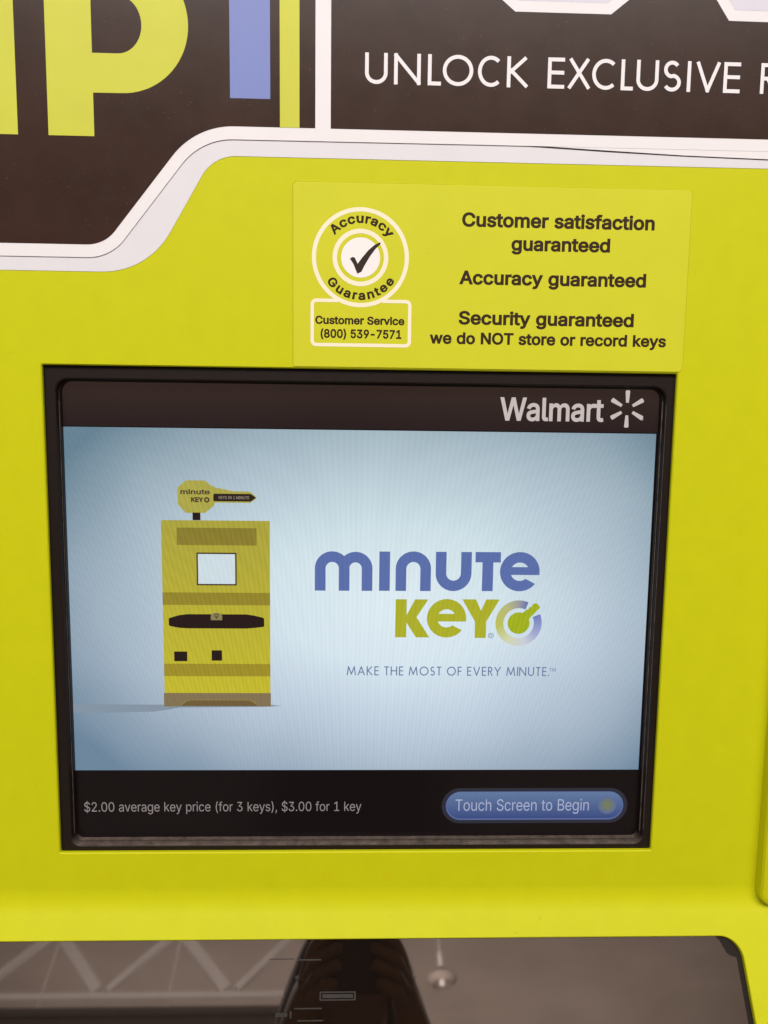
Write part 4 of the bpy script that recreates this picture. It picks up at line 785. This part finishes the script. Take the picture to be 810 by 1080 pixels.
# photographer
CAM = Vector((-.00120754, -.44311088, .11474038))
RIGHT = Vector((.99947663, -.02976467, .01267027)); FWD = Vector((.03103259, .99279863, -.11570595)); UPV = Vector((-.00913508, .11603858, .9932027))
def skin(name, chains, mat, parent=None, loc=(0, 0, 0), sub=2, rootpt=None):
    """chains: lists of (point, radius) ; equal points are shared. grown with a skin modifier and applied"""
    pts, rad, edges, idx = [], [], [], {}
    def vid(p, r_):
        k = tuple(round(c, 4) for c in p)
        if k not in idx: idx[k] = len(pts); pts.append(Vector(p)); rad.append(r_)
        return idx[k]
    for ch in chains:
        pr = None
        for p, r_ in ch:
            i = vid(p, r_)
            if pr is not None and pr != i: edges.append((pr, i))
            pr = i
    me = bpy.data.meshes.new(name); me.from_pydata(pts, edges, []); o = bpy.data.objects.new(name, me); COL.objects.link(o)
    o.modifiers.new('s', 'SKIN').use_smooth_shade = True
    layer = me.skin_vertices[0].data if me.skin_vertices else None
    if layer is None:
        bpy.context.view_layer.objects.active = o
        bm = bmesh.new(); bm.from_mesh(me); bm.verts.layers.skin.verify(); bm.to_mesh(me); bm.free(); layer = me.skin_vertices[0].data
    for i, sv in enumerate(layer):
        r_ = rad[i]; sv.radius = r_ if isinstance(r_, tuple) else (r_, r_)
        sv.use_root = (i == 0)
    ss = o.modifiers.new('d', 'SUBSURF'); ss.levels = sub; ss.render_levels = sub
    bpy.context.view_layer.update()
    ev = o.evaluated_get(bpy.context.evaluated_depsgraph_get()); m2 = bpy.data.meshes.new_from_object(ev)
    V = [v_.co.copy() for v_ in m2.vertices]; F = [tuple(p.vertices) for p in m2.polygons]
    bpy.data.objects.remove(o)
    return link_mesh(name, V, F, mat, parent, True, loc)
PX, PY = -.008, -.84
hz = .235
PH_C = CAM - FWD * .012 + UPV * .012          # middle of the phone
def ph(a, b_, c=0): return tuple(PH_C + RIGHT * a + UPV * b_ + FWD * c)   # a right, b up, c towards the kiosk
pel = (PX, PY - .03, -.42)
chains = [[(pel, (.15, .11)), ((PX, PY - .03, -.25), (.13, .10)), ((PX, PY - .02, -.08), (.15, .105)), ((PX, PY - .01, .03), (.13, .09)), ((PX, PY, .09), (.06, .055)), ((PX, PY, .135), (.055, .055)),
           ((PX, PY + .015, .19), (.066, .075)), ((PX, PY + .01, .25), (.076, .092)), ((PX, PY, .31), (.070, .085)), ((PX, PY - .005, .34), (.04, .05))]]
fists = []
for s in (-1, 1):
    sh = (PX + s * .17, PY - .01, .02); el = (PX + s * .23, PY + .10, -.20)
    wr = Vector(ph(s * .082, -.176, -.052)); palm = Vector(ph(s * .056, -.120, -.030))
    chains.append([((PX, PY - .01, .03), (.13, .09)), (sh, .052), (tuple((Vector(sh) + Vector(el)) / 2), .046), (el, .040), (tuple((Vector(el) + wr) / 2), .036), (tuple(wr), .026), (tuple(palm), (.030, .017))])
    # four fingers behind the phone reaching round its edge, thumb on the near side
    for i, (dz, ln) in enumerate(((.030, .9), (.012, 1.0), (-.006, .95), (-.024, .78))):
        k = ph(s * .054, -.110 + dz, -.006); e = ph(s * .046, -.100 + dz, .011); t2 = ph(s * (.040 - .024 * ln), -.088 + dz * 1.1, .012 + .002 * i)
        chains.append([(tuple(palm), (.030, .017)), (k, .0088), (e, .0082), (t2, .0070)])
    chains.append([(tuple(palm), (.030, .017)), (ph(s * .050, -.092, -.026), .0105), (ph(s * .034, -.072, -.018), .0088), (ph(s * .020, -.060, -.015), .0075)])
    hp = (PX + s * .09, PY - .03, -.50)
    chains.append([(pel, (.15, .11)), (hp, .085), ((PX + s * .10, PY, -.90), .055), ((PX + s * .105, PY - .02, -1.26), .036), ((PX + s * .108, PY + .01, -1.315), .034), ((PX + s * .112, PY + .13, -1.335), .024)])
person = skin('person', chains, skin_m, None, (PX, PY, FLOOR))
tag(person, 'person in dark jacket holding up a phone, mirrored in the smoked window', 'person')
# face, hair and clothes
fx = PX; fy = PY + .10
face = []
hair = skin('hair', [[((PX, PY - .01, .33), (.062, .08)), ((PX, PY - .025, .285), (.104, .098)), ((PX, PY - .035, .22), (.085, .075)), ((PX, PY - .045, .15), (.078, .055)), ((PX, PY - .05, .08), (.07, .035))],
                     [((PX, PY - .025, .285), (.104, .098)), ((PX - .075, PY + .01, .22), .03), ((PX - .092, PY + .02, .13), .03), ((PX - .10, PY + .03, .03), .024)],
                     [((PX, PY - .025, .285), (.104, .098)), ((PX + .086, PY + .01, .22), .026), ((PX + .074, PY + .01, .17), .018)],
                     [((PX, PY - .025, .285), (.104, .098)), ((PX, PY + .055, .315), (.055, .035))]], hair_m, person)
nose = skin('nose', [[((PX, PY + .085, .245), .010), ((PX, PY + .105, .222), .013), ((PX, PY + .098, .212), .011)]], skin_m, person)
for s in (-1, 1):
    V, F = lathe([(.001, .012), (.009, .008), (.012, 0), (.009, -.008), (.001, -.012)], 0, 0, 14)
    V = [Vector((v_.x + PX + s * .031, v_.y + PY + .078, v_.z + .248)) for v_ in V]
    link_mesh('eye', V, F, dot_white, person, True)
    skin('ear', [[((PX + s * .080, PY, .225), (.006, .014)), ((PX + s * .084, PY - .006, .255), (.006, .018))]], skin_m, person)
skin('mouth', [[((PX - .022, PY + .086, .185), .005), ((PX, PY + .094, .186), .007), ((PX + .022, PY + .086, .185), .005)]], paint('lips', (.25, .09, .07), .5, .05, 0), person)
jk = [[((PX, PY - .03, -.45), (.175, .13)), ((PX, PY - .03, -.25), (.155, .12)), ((PX, PY - .02, -.08), (.172, .125)), ((PX, PY - .01, .03), (.155, .10)), ((PX, PY, .085), (.072, .068))]]
for s in (-1, 1):
    sh = (PX + s * .175, PY - .01, .022); el = (PX + s * .235, PY + .10, -.205)
    wr = Vector(ph(s * .084, -.176, -.056))
    jk.append([((PX, PY - .01, .03), (.155, .10)), (sh, .066), (tuple((Vector(sh) + Vector(el)) / 2), .060), (el, .055), (tuple((Vector(el) + wr) / 2), .050), (tuple(wr), .034)])
skin('jacket', jk, jacket_m, person)
skin('trousers', [[((PX, PY - .03, -.44), (.165, .125)), ((PX, PY - .03, -.50), (.16, .12))]] + [[((PX, PY - .03, -.50), (.16, .12)), ((PX + s * .09, PY - .03, -.58), .095), ((PX + s * .10, PY, -.90), .070), ((PX + s * .105, PY - .02, -1.27), .055)] for s in (-1, 1)], trousers_m, person)
for s in (-1, 1): skin('shoe', [[((PX + s * .106, PY - .045, -1.318), .040), ((PX + s * .110, PY + .06, -1.322), .040), ((PX + s * .114, PY + .15, -1.332), .028)]], shoe_m, person)
phone = root('mobile_phone', tuple(PH_C), 'black mobile phone held upright in both hands by the photographer', 'phone')
Vb, Fb = [], []
class P3(MB): pass
mp_ = lambda u, v_, d: Vector(ph(u / 1000, v_ / 1000, d / 1000))
mb = MB(mp_); mb.plate([rr(-37, -120, 37, 36, 9, 6)], 4, 8); mb.plate([rr(-37, -120, 37, 36, 9, 6)[::-1]], -4); mb.build('phone_case', black_plastic, phone)
mb = MB(mp_); mb.stroke(circ(0, -12, 6.5, 28), 2.0, 4.3, closed=True); mb.build('lens_ring', steel, phone)

# ================================================================== CAMERA AND LIGHT
cam = bpy.data.cameras.new('camera'); co = bpy.data.objects.new('camera', cam); COL.objects.link(co)
mw = Matrix.Identity(4)
for i, c in enumerate((RIGHT, UPV, -FWD)):
    for j in range(3): mw[j][i] = c[j]
mw.translation = CAM; co.matrix_world = mw
cam.sensor_fit = 'HORIZONTAL'; cam.sensor_width = 36; cam.lens = 36 * 811 / 810; cam.clip_start = .004; cam.clip_end = 200
SC.camera = co
world = bpy.data.worlds.new('World'); SC.world = world; world.use_nodes = True
bg = world.node_tree.nodes['Background']; bg.inputs[0].default_value = (1, .95, .92, 1); bg.inputs[1].default_value = .30
def area(name, loc, target, sx_, sy_, energy, col):
    l = bpy.data.lights.new(name, 'AREA'); l.shape = 'RECTANGLE'; l.size = sx_; l.size_y = sy_; l.energy = energy; l.color = col
    o = bpy.data.objects.new(name, l); COL.objects.link(o); o.location = loc
    o.rotation_euler = (Vector(target) - Vector(loc)).to_track_quat('-Z', 'Y').to_euler(); return o
area('ceiling_light', (.2, -3.1, 2.5), (0, 0, .1), 3.6, 1.0, 74, (1, .97, .95))
area('ceiling_light', (-.1, -2.0, 2.0), (0, 0, .15), 2.6, .8, 43, (1, .97, .95))
area('ceiling_light', (-2.6, -3.4, 3.5), (0, 0, 0), 1.2, 3.0, 62, (1, .965, .94))
area('ceiling_light', (2.6, -3.4, 3.5), (0, 0, 0), 1.2, 3.0, 50, (1, .965, .94))
area('roof_fill', (0, -9.5, 1.8), (0, -9.5, 4.2), 9, 5, 620, (1, .94, .90))  # unseen fill light added to brighten the mirrored roof deck
area('roof_fill', (-1.5, -4.2, 2.0), (-1.5, -7.2, 3.8), 5, .8, 210, (1, .95, .92))  # second added fill, aimed at the near truss to lighten its members
SC.view_settings.view_transform = 'Standard'; SC.view_settings.look = 'None'; SC.view_settings.exposure = 0; SC.view_settings.gamma = 1
SC.render.film_transparent = False
